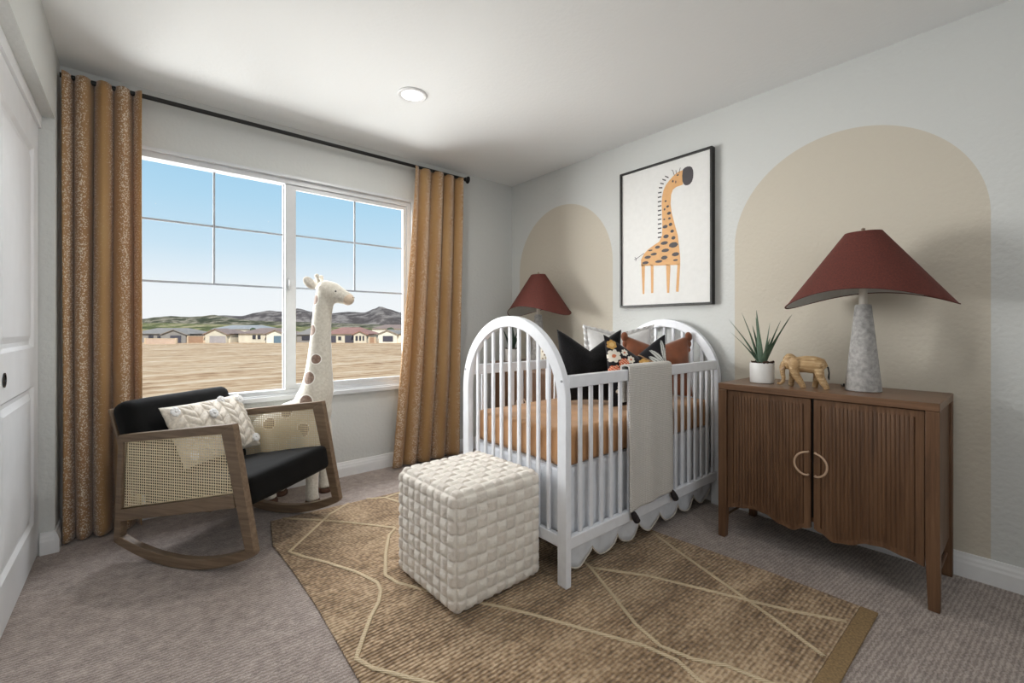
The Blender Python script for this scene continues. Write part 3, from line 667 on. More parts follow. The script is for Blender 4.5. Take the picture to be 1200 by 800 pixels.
# ------------------------------------------------------------------ sideboards
def sideboard(label, loc):
    r = thing('sideboard', label, 'cabinet', loc, 0, 'fluted walnut sideboards')
    # local: x from 0 (front) to .415 (wall side), y from -.42 to .42
    D, Wd, T = .42, .42, .797
    bm = nb(); box(bm, 0, D, -Wd, Wd, T - .032, T); obj('top', bm, M['walnut_h'], r, bevel=.003)
    bm = nb()
    for s_ in (-1, 1):
        y0, y1 = (Wd - .042, Wd) if s_ > 0 else (-Wd, -Wd + .042)
        box(bm, .03, D - .03, y0 + .01, y1 - .006, .17, T - .0325)
    box(bm, .03, D - .012, -Wd + .042, Wd - .042, .20, .22); box(bm, D - .02, D - .01, -Wd + .04, Wd - .04, .2, T - .0325); 
    obj('carcass', bm, M['walnut_v'], r, bevel=.002)
    bm = nb(); box(bm, .030, .045, -.02, .02, .2205, T - .033); tag(obj('gap_shade_post', bm, M['black'], r), 'post coloured black as the shaded gap between the doors')  # black colour puts shade into the gap between the doors
    for s_ in (-1, 1):
        for fr_ in (0, 1):
            y1 = s_ * Wd; y0 = s_ * (Wd - .042); bm = nb()
            x0, x1 = (0, .04) if fr_ == 0 else (D - .04, D)
            tp_ = 0.008
            vs = [(x0, y1, 0), (x1, y1, 0), (x1, y0 + s_ * tp_, 0), (x0, y0 + s_ * tp_, 0)]
            mid = [(x0, y1, .2), (x1, y1, .2), (x1, y0, .2), (x0, y0, .2)]; top = [(x, y, T - .0325) for x, y, _ in mid]
            R_ = [[bm.verts.new(p) for p in L] for L in (vs, mid, top)]
            for A, Bq in zip(R_, R_[1:]):
                for i in range(4): bm.faces.new((A[i], A[(i + 1) % 4], Bq[(i + 1) % 4], Bq[i]))
            bm.faces.new(R_[0]); bm.faces.new(R_[-1]); obj('leg', bm, M['walnut_v'], r, bevel=.003)
        bm = nb(); tube(bm, [(.04, s_ * (Wd - .02), .10), (D - .04, s_ * (Wd - .02), .10)], .006, 8); obj('side_stretcher', bm, M['walnut_v'], r, smooth=40)
    def zb(y):
        K = [(0, .178), (.03, .168), (.08, .143), (.13, .152), (.20, .18), (.25, .185), (.32, .172), (.378, .158)]; d = abs(y)
        for (a, za), (b, zb_) in zip(K, K[1:]):
            if d <= b: t = (d - a) / (b - a); t = t * t * (3 - 2 * t); return za + (zb_ - za) * t
        return .158
    for s_ in (-1, 1):
        a, b = (.0065, .375) if s_ > 0 else (-.375, -.0065)
        zt = T - .036; bm = nb(); n = 24 * 12
        def front(y):
            e = min(y - a, b - y); rib = 0
            if e > .03: rib = .006 * abs(sin(pi * (y - a - .03) / .0142)) ** .7
            elif e > .026: rib = -.003
            return .010 + (.0035 if e > .026 else 0) - rib
        ys = [a + (b - a) * i / n for i in range(n + 1)]
        zo = zt - .026
        rows = [[bm.verts.new((.010, y, zb(y))) for y in ys], [bm.verts.new((.010, y, zb(y) + .02)) for y in ys], [bm.verts.new((front(y), y, zb(y) + .024)) for y in ys], [bm.verts.new((front(y), y, zo - .003)) for y in ys], [bm.verts.new((.010, y, zo)) for y in ys], [bm.verts.new((.010, y, zt)) for y in ys], [bm.verts.new((.028, y, zt)) for y in ys], [bm.verts.new((.028, y, zb(y))) for y in ys]]
        for A, Bq in zip(rows, rows[1:] + rows[:1]):
            for i in range(n): bm.faces.new((A[i], A[i + 1], Bq[i + 1], Bq[i]))
        bm.faces.new([R_[0] for R_ in rows]); bm.faces.new([R_[-1] for R_ in rows])
        d = obj('door', bm, M['walnut_v'], r, smooth=35)
        bm = nb(); zc = .470; rr = .052
        pts = [(-.002 - .012 * sin(pi * i / 18) ** .3, s_ * (.014 + rr * .95 * sin(pi * i / 18)), zc + rr * cos(pi * i / 18)) for i in range(19)]
        pts = [(.008, pts[0][1], pts[0][2])] + pts + [(.008, pts[-1][1], pts[-1][2])]
        tube(bm, pts, .0045, 10); obj('handle', bm, M['leather_handle'], d, smooth=True)
        for zz in (zc + rr, zc - rr):
            pass
    return r
sideboard('fluted walnut sideboard with two doors and wavy lower edge, right of the crib', (2.322, .655, 0))
sideboard('fluted walnut sideboard partly hidden behind the crib slats in the room corner', (2.322, 2.615, 0))
TOP = .7975

# ------------------------------------------------------------------ lamps
def lamp(label, loc):
    r = thing('table_lamp', label, 'lamp', loc, 0, 'table lamps with oxblood shades')
    bm = nb(); lathe(bm, [(.064, 0), (.068, .003), (.068, .008), (.031, .385), (.029, .392), (.012, .394)], seg=48); obj('stone_base', bm, M['stone'], r, smooth=40)
    bm = nb(); lathe(bm, [(.0155, .392), (.0155, .50), (.006, .505), (.006, .722)], seg=20); obj('neck', bm, M['neck'], r, smooth=40)
    for nm, m, off in (('lamp_shade', M['shade'], 0), ('shade_lining', M['lining'], .004)):
        bm = nb()
        def fn(u, v):
            a = 2 * pi * u; rx0, ry0, rx1, ry1 = .205 - off, .312 - off, .050 - off, .069 - off
            zr = .420 - .036 * cos(2 * (a - pi / 2)) + (.002 if off else 0)
            zt = .722 + (.0 if not off else -.001)
            return ((rx0 + (rx1 - rx0) * v) * cos(a), (ry0 + (ry1 - ry0) * v) * sin(a), zr + (zt - zr) * v)
        V = grid(bm, 96, 6, fn)
        if not off: bm.faces.new([V[i][6] for i in range(96)])
        obj(nm, bm, m, r, smooth=40, weld=.0003)
    bm = nb(); tube(bm, [((.205) * cos(2 * pi * i / 96), .312 * sin(2 * pi * i / 96), .420 - .036 * cos(2 * (2 * pi * i / 96 - pi / 2))) for i in range(96)], .0028, 6, closed=True); obj('rim_binding', bm, M['shade'], r, smooth=True)
    bm = nb(); lathe(bm, [(.012, .722), (.012, .727), (.005, .73), (.009, .738), (.001, .744)], seg=16); obj('finial', bm, M['brass'], r, smooth=40)
    bm = nb(); tube(bm, [(.05, .06, .004), (.09, .1, .004), (.16, .12, .004)], .003, 6); tube(bm, [(.0, .066, .02), (.0, .075, .02)], .006, 8); obj('cord', bm, M['black'], r, smooth=True)
    return r
lamp('stone lamp with flared oxblood shade, standing beside the wooden elephant', (2.53, .510, TOP))
lamp('stone lamp with flared oxblood shade in the corner behind the crib', (2.53, 2.655, TOP))

# ------------------------------------------------------------------ potted aloe
def aloe(label, loc, leafmat, seed, leaves, group='potted aloes'):
    r = thing('potted_aloe', label, 'plant', loc, 0, group)
    bm = nb(); lathe(bm, [(.052, 0), (.056, .003), (.0575, .10), (.0565, .104), (.053, .104), (.052, .088), (.001, .088)], seg=40); obj('pot', bm, M['ceramic'], r, smooth=40)
    bm = nb(); lathe(bm, [(.0515, .0885), (.05, .098), (.03, .104), (.001, .106)], seg=24)
    rnd = random.Random(seed)
    for i in range(26):
        a = rnd.uniform(0, 6.28); q = rnd.uniform(.02, .056); ball(bm, (q * cos(a), q * sin(a), .104 + rnd.uniform(-.002, .006)), rnd.uniform(.004, .008), 8)
    obj('soil', bm, M['soil'], r, smooth=True)
    for (dx, dy, hh, wd) in leaves:
        wd *= 1.35; bm = nb(); L = sqrt(dx * dx + dy * dy) + 1e-6; n = 14; sd = Vector((-dy / L, dx / L, 0)); out = Vector((dx / L, dy / L, 0))
        if L < .02: sd = Vector((0, 1, 0)); out = Vector((-1, 0, 0))
        rings = []
        for i in range(n + 1):
            t = i / n; p = Vector((dx * (t ** 1.25) + .012 * out.x, dy * (t ** 1.25) + .012 * out.y, .098 + hh * t)); w_ = wd * (1 - t) ** .75 * (.8 + .35 * sin(pi * min(1, t * 1.6))) + .0006
            th = w_ * .45; nrm = (out * .8 + Vector((0, 0, -.4))).normalized()
            rings.append([bm.verts.new(p + sd * w_), bm.verts.new(p + sd * w_ * .55 + nrm * th), bm.verts.new(p + nrm * th * 1.25), bm.verts.new(p - sd * w_ * .55 + nrm * th), bm.verts.new(p - sd * w_), bm.verts.new(p - nrm * th * .05)])
        for A, Bq in zip(rings, rings[1:]):
            for k_ in range(6): bm.faces.new((A[k_], A[(k_ + 1) % 6], Bq[(k_ + 1) % 6], Bq[k_]))
        bm.faces.new(rings[0]); bm.faces.new(rings[-1]); obj('leaf', bm, leafmat, r, smooth=50)
    return r
# leaves: (dx, dy, height, half width); +y is towards the crib
LV = [(-.02, .150, .235, .011), (-.03, .135, .165, .010), (-.01, .085, .27, .012), (.02, .03, .245, .011), (-.03, .008, .28, .0135), (.02, -.02, .215, .010), (-.02, -.085, .225, .010), (-.02, -.135, .255, .012), (.0, -.075, .17, .010), (.03, -.11, .25, .009), (.05, .06, .2, .009), (-.045, -.05, .14, .010)]
aloe('small aloe in a white pot beside the wooden elephant', (2.50, .928, TOP), M['aloe'], 3, LV)
LV2 = [(-.02, .10, .2, .014), (.02, .02, .26, .024), (-.02, -.02, .2, .02), (.0, -.12, .17, .012), (.02, -.07, .22, .012), (-.02, .06, .16, .012), (.03, .13, .15, .011)]
aloe('dark leafy plant in a white pot on the sideboard behind the crib', (2.45, 2.90, TOP), M['darkleaf'], 5, LV2)
# speckled vase on the corner sideboard
k = NM('speckled_clay', (214, 206, 190), .85, 0, .2); v = k.co(); k.col(k.mix(k.math('LESS_THAN', k.vor(v, 46), .3), (222, 216, 202), (120, 96, 72))); k.bump(k.noise(v, 60), .6, .004)
bm = nb(); lathe(bm, [(.045, 0), (.062, .01), (.07, .05), (.068, .10), (.055, .135), (.04, .145), (.034, .14), (.03, .10), (.001, .09)], seg=40)
sv = obj('speckled_vase', bm, k.m, smooth=50); sv.location = (2.42, 2.44, TOP); tag(sv, 'cream and brown speckled jar on the sideboard behind the crib slats', 'vase')

# ------------------------------------------------------------------ remeshed animals
def remesh(o, vox, it=6):
    r = o.modifiers.new('remesh', 'REMESH'); r.mode = 'VOXEL'; r.voxel_size = vox; r.use_smooth_shade = True
    s_ = o.modifiers.new('smooth', 'SMOOTH'); s_.iterations = it; s_.factor = .5
# carved elephant: local x along body (+x tail), front/head at -x
el = thing('elephant_figurine', 'small carved wooden elephant between the potted aloe and the lamp', 'figurine', (2.46, .715, TOP), 0)
el.rotation_euler = (0, 0, radians(-80))
bm = nb()
tube(bm, [(-.055, 0, .102), (-.03, 0, .108), (0, 0, .112), (.03, 0, .11), (.055, 0, .104), (.072, 0, .09)], [.03, .038, .041, .042, .04, .024], 18)
ball(bm, (-.067, 0, .120), .036, 18, (.9, .85, 1.12)); ball(bm, (-.07, 0, .148), .018, 14, (1, 1.1, .7))
tube(bm, [(-.088, 0, .112), (-.099, -.002, .09), (-.098, -.004, .065), (-.093, -.006, .04), (-.095, -.008, .02), (-.108, -.01, .010), (-.120, -.012, .014)], [.018, .014, .011, .0095, .0085, .0075, .007], 12)
for pts in ([(-.048, -.022, .09), (-.04, -.026, .06), (-.022, -.027, .03), (-.010, -.027, .008), (-.010, -.027, 0)], [(-.052, .022, .09), (-.058, .024, .05), (-.064, .024, .02), (-.066, .024, 0)],
            [(.052, -.022, .09), (.058, -.024, .055), (.072, -.026, .026), (.082, -.026, .007), (.084, -.026, 0)], [(.045, .022, .09), (.042, .024, .05), (.035, .024, .02), (.032, .024, 0)]):
    n = len(pts); tube(bm, pts, [.021 - .0085 * min(1, i / (n - 2)) for i in range(n)], 14)
for s_ in (-1, 1):
    ball(bm, (-.048, s_ * .036, .112), .03, 16, (.8, .22, 1.15), Matrix.Rotation(radians(s_ * 12), 4, 'Z'))
o = obj('carved_body', bm, M['carved'], el, smooth=True); remesh(o, .0028, 4)
bm = nb(); tube(bm, [(.074, 0, .11), (.086, 0, .10), (.09, 0, .075), (.088, 0, .055), (.090, 0, .042)], [.004, .0035, .003, .004, .0015], 8); tag(obj('tail', bm, M['black'], el, smooth=True), 'dark tail')
for s_ in (-1, 1):
    bm = nb(); tube(bm, [(-.088, s_ * .014, .095), (-.1, s_ * .017, .082), (-.110, s_ * .017, .078)], [.004, .003, .001], 8); obj('tusk', bm, M['leather_handle'], el, smooth=True)

# giraffe plush: local +x forward
GA = -36
gi = thing('plush_giraffe', 'tall cream plush giraffe with brown spots standing by the window', 'stuffed toy', (.885 - .17 * cos(radians(GA)), 2.955 - .17 * sin(radians(GA)), 0), GA)
bm = nb()
tube(bm, [(-.215, 0, .42), (-.18, 0, .43), (-.10, 0, .455), (0, 0, .50), (.10, 0, .53), (.17, 0, .52), (.225, 0, .50)], [.05, .095, .105, .115, .12, .115, .07], 20)
neck = [(.11, 0, .52, .12), (.14, 0, .62, .112), (.165, 0, .70, .098), (.172, 0, .80, .083), (.178, 0, .90, .072), (.182, 0, 1.0, .064), (.188, 0, 1.10, .060), (.194, 0, 1.18, .058), (.204, 0, 1.25, .060), (.215, 0, 1.30, .060)]
tube(bm, [p[:3] for p in neck], [p[3] for p in neck], 20)
tube(bm, [(.17, 0, 1.315), (.21, 0, 1.32), (.26, 0, 1.31), (.30, 0, 1.29), (.335, 0, 1.275), (.365, 0, 1.268), (.378, 0, 1.266)], [.045, .070, .066, .054, .045, .040, .020], 18)
for (x, y, sp_) in ((.17, .11, 1), (.17, -.11, -1), (-.10, .07, 1), (-.10, -.07, -1)):
    tube(bm, [(x - .01, y * .55, .48), (x, y * .9, .38), (x + .002, y, .25), (x, y, .14), (x, y, .06), (x + .004, y, .028)], [.066, .054, .043, .037, .038, .041], 16)
k = NM('giraffe_plush', (232, 226, 214), .95, 0, .1, .5); v = k.co()
SP = [(.150, -.046, 1.262, .036), (.132, -.052, 1.07, .038), (.178, -.066, .888, .029), (.135, -.082, .773, .038), (.13, -.105, .631, .038), (.01, -.115, .575, .04), (-.09, -.10, .50, .036), (.12, -.12, .46, .04), (.22, .05, 1.0, .035), (.15, .09, .80, .04), (.02, .12, .56, .045), (-.10, .10, .47, .045), (.23, .05, 1.16, .03)]
fac = None; rim = None
for x, y, z, r in SP:
    dn = k.n('ShaderNodeVectorMath', operation='DISTANCE'); dn.inputs[1].default_value = (x, y, z / 1.0); k.l(v, dn.inputs[0]); q = k.math('DIVIDE', dn.outputs['Value'], r * 1.0)
    fac = q if fac is None else k.math('MINIMUM', fac, q)
basec = k.ramp(k.noise(v, 70), [(.3, (210, 205, 192)), (.7, (230, 226, 215))])
spc = k.ramp(k.noise(v, 60), [(.3, (122, 98, 86)), (.7, (160, 138, 124))])
k.col(k.mix(k.math('LESS_THAN', fac, 1.0), k.mix(k.math('LESS_THAN', fac, 1.2), basec, (248, 245, 238)), spc)); k.bump(k.math('ADD', k.noise(v, 130), k.math('MULTIPLY', k.math('LESS_THAN', fac, 1.22), .8)), .8, .005)
o = obj('plush_body', bm, k.m, gi, smooth=True); remesh(o, .011, 8)
for (x, y) in ((.17, .11), (.17, -.11), (-.10, .07), (-.10, -.07)):
    bm = nb(); lathe(bm, [(.038, 0), (.044, .006), (.044, .022), (.040, .03)], (x + .004, y, 0), seg=24); obj('hoof', bm, M['hoof'], gi, smooth=50)
for s_ in (-1, 1):
    bm = nb(); tube(bm, [(.185, s_ * .035, 1.37), (.178, s_ * .037, 1.39), (.175, s_ * .038, 1.402)], [.011, .010, .012], 10); ball(bm, (.173, s_ * .038, 1.408), .015, 12); obj('horn', bm, M['plush'], gi, smooth=True)
    bm = nb(); ball(bm, (.140, s_ * .070, 1.362), .044, 18, (1.05, .42, .66), Matrix.Rotation(radians(s_ * -30), 4, 'Z') @ Matrix.Rotation(radians(48), 4, 'Y')); obj('ear', bm, M['plush'], gi, smooth=True)
    bm = nb(); ball(bm, (.292, s_ * .0505, 1.312), .0065, 12); tag(obj('eye', bm, M['blackframe'], gi, smooth=True), 'small black eye')
bm = nb(); ball(bm, (.352, 0, 1.266), .046, 20, (.85, .96, .86)); tag(obj('muzzle', bm, M['muzzle'], gi, smooth=True), 'peach muzzle')
bm = nb(); tube(bm, [(.386, -.014, 1.276), (.389, -.012, 1.277)], .003, 6); tube(bm, [(.386, .014, 1.276), (.389, .012, 1.277)], .003, 6); obj('nostril', bm, M['hoof'], gi)
bm = nb(); tube(bm, [(-.22, 0, .44), (-.235, 0, .40), (-.24, 0, .34), (-.24, 0, .28)], [.012, .011, .011, .02], 10); obj('tail', bm, M['plush'], gi, smooth=True)

# ------------------------------------------------------------------ rocking chair (local x forward, y to its left side)
ch = thing('rocking_chair', 'wooden rocking chair with cane sides and black cushions', 'chair', (.384, 2.177, 0), -52.5)
ZC = .011
def side_outline():
    out = [(-.769, .073), (-.74, .572), (-.125, .655), (-.108, .653), (.004, .092), (-.012, .078)]
    def arc(p, q, m, n):
        res = []
        for i in range(n + 1):
            t = i / n; res.append(((1 - t) ** 2 * p[0] + 2 * t * (1 - t) * m[0] + t * t * q[0], (1 - t) ** 2 * p[1] + 2 * t * (1 - t) * m[1] + t * t * q[1]))
        return res
    return out, arc
def side_bm():
    bm = nb(); T = .034; out, arc = side_outline()
    # pieces: rear post, front post, top rail, middle rail, rocker
    rear_o = [(-.769, .073), (-.74, .572)]; rear_i = [(-.731, .098), (-.712, .546)]
    z0 = .0
    rock_b = arc((-.769, .073), (-.004, .086), (-.372, -.098), 22); rock_t = arc((-.731, .100), (-.046, .110), (-.372, -.030), 22)
    V = []
    for (bx, bz), (tx, tz) in zip(rock_b, rock_t): V.append([bm.verts.new((x, y, z)) for (x, z) in ((bx, bz), (tx, tz)) for y in (0, T)])
    for A, D in zip(V, V[1:]):
        for q in ((0, 1), (1, 3), (3, 2), (2, 0)): bm.faces.new((A[q[0]], A[q[1]], D[q[1]], D[q[0]]))
    bm.faces.new((V[0][0], V[0][1], V[0][3], V[0][2])); bm.faces.new((V[-1][0], V[-1][2], V[-1][3], V[-1][1]))
    prism(bm, [(-.769, .073), (-.731, .100), (-.712, .546), (-.74, .572)], 0.0001, T - .0001)
    prism(bm, [(-.046, .110), (-.004, .086), (.004, .10), (-.108, .653), (-.168, .610)], 0.0001, T - .0001)
    prism(bm, [(-.74, .572), (-.712, .540), (-.168, .608), (-.108, .653)], 0.0002, T - .0002)
    prism(bm, [(-.731, .172), (-.729, .226), (-.105, .345), (-.096, .288)], 0.0003, T - .0003)
    return bm
for y in (0, .617):
    o = obj('side_frame', side_bm(), M['chairwood'], ch, bevel=.003); o.location = (0, y, ZC)
    bm = nb(); prism(bm, [(-.731, .222), (-.713, .545), (-.167, .611), (-.106, .343)], .0165, .0175); o = obj('cane_panel', bm, M['cane'], ch); o.location = (0, y, ZC)
    bm = nb(); tube(bm, [(-.727, .012, .228), (-.709, .012, .541), (-.172, .012, .606), (-.112, .012, .347)], .0045, 6, closed=True)
    tube(bm, [(-.727, .022, .228), (-.709, .022, .541), (-.172, .022, .606), (-.112, .022, .347)], .0045, 6, closed=True); o = obj('cane_edging', bm, M['cord'], ch, smooth=True); o.location = (0, y, ZC)
bm = nb(); box(bm, -.70, -.67, .034, .617, .19, .225); box(bm, -.30, -.26, .034, .617, .252, .275); obj('cross_rail', bm, M['chairwood'], ch, bevel=.003)
# seat cushion: slopes down towards the back
def cushion(L, Wd, T, r, n):
    return softbox(-L / 2, L / 2, -Wd / 2, Wd / 2, 0, T, r, n, n, 12, lambda p, n_, ax, u, v: .010 * cos(p.x / L * 2.6) * cos(p.y / Wd * 2.6) * (abs(n_.z)) + .002 * noise.noise(p * 12))
o = obj('seat_cushion', cushion(.60, .576, .13, .032, 34), M['blackcloth'], ch, smooth=True)
o.location = (-.34, .3255, .245); o.rotation_euler = (0, radians(-9.5), 0)
o = obj('back_cushion', cushion(.46, .60, .105, .045, 34), M['blackcloth'], ch, smooth=True)
o.location = (-.665, .3255, .53); o.rotation_euler = (0, radians(-110), 0)
bm = nb(); box(bm, -.215, .215, -.29, .29, .107, .122); o = obj('back_board', bm, M['chairwood'], ch, bevel=.004); o.location = (-.665, .3255, .53); o.rotation_euler = (0, radians(-110), 0)
# leaf-knit pillow on the chair
def leafy(s_, r, x, z):
    c = (x / .11) % 1; q = abs(c - .5) * 2; stripe = (z / .05 + q * .9) % 1
    h = .010 * (sin(pi * stripe) ** .6) * (min(1, q * 6)) * min(1, (1 - q) * 10 + .15)
    return h
tp_ = thing('throw_pillow', 'cream leaf-knit lumbar pillow with white rosettes on the rocking chair', 'pillow')
obj('pillow_body', pillow_mesh(.48, .33, .13, n=140, pinch=.06, disp=leafy, seed=21, wr=.004), M['taupeknit'], tp_, smooth=True)
for sx_, rz_, yy in ((-.195, .285, -.034), (.195, .285, -.034), (.195, .045, -.034), (-.195, .045, -.034), (-.04, .225, -.079), (.08, .30, -.032)):
    bm = nb()
    for i in range(8):
        a = i * pi / 4; ball(bm, (sx_ + .015 * cos(a), yy, rz_ + .015 * sin(a)), .0115, 10, (1, .6, 1))
    ball(bm, (sx_, yy - .004, rz_), .008, 10); obj('rosette', bm, M['whitecloth'], tp_, smooth=True)
cm = ch.matrix_basis = Matrix.Translation((.384, 2.177, 0)) @ Matrix.Rotation(radians(-52.5), 4, 'Z')
pp = cm @ Vector((-.50, .36, .40)); place_pillow(tp_, pp.x, pp.y, pp.z, -52.5 , 28, 0)

# ------------------------------------------------------------------ framed giraffe print
pf = thing('framed_print', 'black framed print of a giraffe above the crib', 'picture', (0, 0, 0))
Y0, Y1, Z0, Z1 = 1.297, 1.985, 1.23, 2.212
bm = nb(); ringpanel(bm, [(Y0, Z0), (Y1, Z0), (Y1, Z1), (Y0, Z1)], [(Y0 + .014, Z0 + .014), (Y1 - .014, Z0 + .014), (Y1 - .014, Z1 - .014), (Y0 + .014, Z1 - .014)], XR - .042, XR - .001, 'x'); obj('frame', bm, M['blackframe'], pf, bevel=.0015)
bm = nb(); box(bm, XR - .03, XR - .004, Y0 + .0141, Y1 - .0141, Z0 + .0141, Z1 - .0141); pr = obj('print', bm, M['print'], pf)
AX = XR - .0305
def flat(bm, pts, lvl, mi):
    f = bm.faces.new([bm.verts.new((AX - lvl * .0003, p[0], p[1])) for p in pts]); f.material_index = mi
bm = nb()
bodyp = [(1.495, 2.115), (1.518, 2.114), (1.542, 2.106), (1.566, 2.092), (1.591, 2.073), (1.616, 2.049), (1.636, 2.016), (1.646, 1.972), (1.649, 1.927), (1.646, 1.85), (1.644, 1.774), (1.646, 1.713), (1.666, 1.673), (1.709, 1.653), (1.753, 1.631), (1.789, 1.601), (1.811, 1.564), (1.811, 1.520), (1.514, 1.497), (1.514, 1.544), (1.522, 1.619), (1.531, 1.695), (1.554, 1.773), (1.575, 1.852), (1.583, 1.913), (1.579, 1.973), (1.566, 2.003), (1.542, 2.016), (1.495, 2.02)]
flat(bm, bodyp, 1, 0)
for L in ([(1.808, 1.535), (1.798, 1.321), (1.784, 1.32), (1.779, 1.52)], [(1.734, 1.527), (1.73, 1.324), (1.713, 1.323), (1.711, 1.51)], [(1.616, 1.514), (1.609, 1.318), (1.593, 1.317), (1.584, 1.50)], [(1.534, 1.505), (1.544, 1.322), (1.525, 1.32), (1.514, 1.50)]): flat(bm, L, 1, 0)
flat(bm, [(1.495, 2.119), (1.480, 2.128), (1.464, 2.13), (1.445, 2.126), (1.432, 2.115), (1.425, 2.095), (1.423, 2.074), (1.425, 2.048), (1.432, 2.026), (1.445, 2.012), (1.459, 2.008), (1.475, 2.01), (1.487, 2.019), (1.498, 2.042), (1.5, 2.08)], 2, 1)
for (y, z) in [(1.607, 2.092), (1.627, 2.078), (1.643, 2.059), (1.653, 2.035), (1.659, 2.006)] + [(1.661, 1.976 - .0305 * i) for i in range(10)]:
    sl = max(0, z - 2.0) * 1.2; flat(bm, [(y - .010, z - .0045 - .0), (y + .016, z - .0045 + sl * .15), (y + .018, z + .0045 + sl * .15), (y - .010, z + .0045)], 2, 1)
for (y, z), a, b in [((1.622, 1.767), .0185, .0118), ((1.616, 1.7), .02, .0131), ((1.583, 1.775), .013, .0118), ((1.594, 1.852), .015, .0105), ((1.571, 1.728), .013, .0105), ((1.562, 1.682), .0145, .0118), ((1.629, 1.657), .027, .0118), ((1.562, 1.635), .032, .0184), ((1.68, 1.636), .019, .0105), ((1.621, 1.606), .028, .0118), ((1.736, 1.621), .0175, .0053), ((1.709, 1.592), .0245, .0092), ((1.547, 1.571), .026, .0131), ((1.757, 1.576), .025, .0105), ((1.629, 1.558), .0235, .0131), ((1.775, 1.539), .025, .0105), ((1.67, 1.537), .027, .0092), ((1.547, 1.532), .0175, .0066), ((1.619, 1.939), .008, .0066), ((1.604, 1.9), .01, .0079), ((1.627, 1.885), .0065, .0079), ((1.591, 1.817), .01, .0079), ((1.629, 1.817), .007, .0053), ((1.531, 2.092), .008, .0053), ((1.566, 2.06), .0065, .0079), ((1.545, 2.05), .004, .010)]:
    flat(bm, [(y + a * cos(t * pi / 7) * (1 + .1 * sin(t * 3)), z + b * sin(t * pi / 7)) for t in range(14)], 2, 1)
for L in ([(1.786, 1.608), (1.817, 1.592), (1.848, 1.576)], [(1.848, 1.576), (1.862, 1.588)], [(1.848, 1.576), (1.868, 1.572)], [(1.848, 1.576), (1.856, 1.560)], [(1.555, 2.095), (1.566, 2.13)], [(1.566, 2.13), (1.575, 2.138)], [(1.522, 2.10), (1.513, 2.136)], [(1.538, 2.10), (1.545, 2.128)]):
    for p, q in zip(L, L[1:]):
        d = Vector((q[0] - p[0], q[1] - p[1])); d.normalize(); n_ = (-d.y * .0018, d.x * .0018); flat(bm, [(p[0] + n_[0], p[1] + n_[1]), (q[0] + n_[0], q[1] + n_[1]), (q[0] - n_[0], q[1] - n_[1]), (p[0] - n_[0], p[1] - n_[1])], 2, 1)
obj('printed_giraffe', bm, [M['art_tan'], M['art_dark']], pr)

# ------------------------------------------------------------------ outdoors
a_ = radians(YAW); F_ = Vector((sin(a_), cos(a_), 0)); R_ = Vector((cos(a_), -sin(a_), 0)); GZ = -3.2
def at(lat, dep, z=GZ): p = F_ * dep + R_ * lat; return Vector((p.x, p.y, z))
bm = nb()
def fld(u, v):
    d = 6 + 330 * v ** 1.6; l = -1.35 * d + (u * 2.2) * d * .72; p = at(l, d); return (p.x, max(p.y, YB + .6), GZ + .12 * noise.noise(Vector((p.x * .1, p.y * .1, 0))) * min(1, d / 30))
grid(bm, 60, 70, fld); o = obj('field', bm, M['field'], smooth=True); o.name = 'field_ground'; o['kind'] = 'structure'
def hill(name, mat, dep, prof, thick, kind='structure'):
    bm = nb(); n = 120; x0, x1 = prof[0][0], prof[-1][0]
    def hz(px):
        for (a, za), (b, zb_) in zip(prof, prof[1:]):
            if px <= b: t = (px - a) / (b - a); t = t * t * (3 - 2 * t) * .6 + t * .4; return za + (zb_ - za) * t
        return prof[-1][1]
    def fn(u, v):
        px = x0 + (x1 - x0) * u; hgt = (383 - hz(px)) / 519.8 * (dep + thick * .5) - GZ
        d = dep + thick * v * .5; e = sin(v * pi * .5) ** .8
        q = noise.noise(Vector((px * .05, v * 3, dep))) * .10 * hgt * sin(v * pi)
        lat = (px - 600) / 519.8 * d; p = at(lat, d); nz = .02 * hgt * noise.noise(Vector((px * .22, v * 8, 1)))
        return (p.x, p.y, GZ + (hgt * e) + q + nz)
    grid(bm, n, 24, fn); o = obj(name, bm, mat, smooth=True); o['kind'] = 'structure'
hill('hill_mountain', M['mountain'], 1500, [(120, 374), (170, 373), (200, 371), (235, 371), (262, 369), (283, 370), (300, 366), (316, 363.5), (330, 365), (350, 361), (365, 365), (385, 367), (410, 365), (428, 366), (437, 362), (446, 358.5), (456, 362), (470, 366), (520, 370), (600, 372)], 500)
hill('hill_scrub', M['scrubhill'], 700, [(120, 374), (165, 374), (180, 371), (200, 369.5), (218, 370.5), (236, 370), (250, 368), (262, 370), (280, 373), (300, 375), (330, 376), (380, 377), (430, 379), (480, 381), (600, 382)], 250)
hill('hill_grass', M['greenhill'], 330, [(120, 378), (170, 377), (200, 377), (240, 378), (280, 379), (330, 379.5), (360, 381), (420, 382.5), (520, 383)], 150)
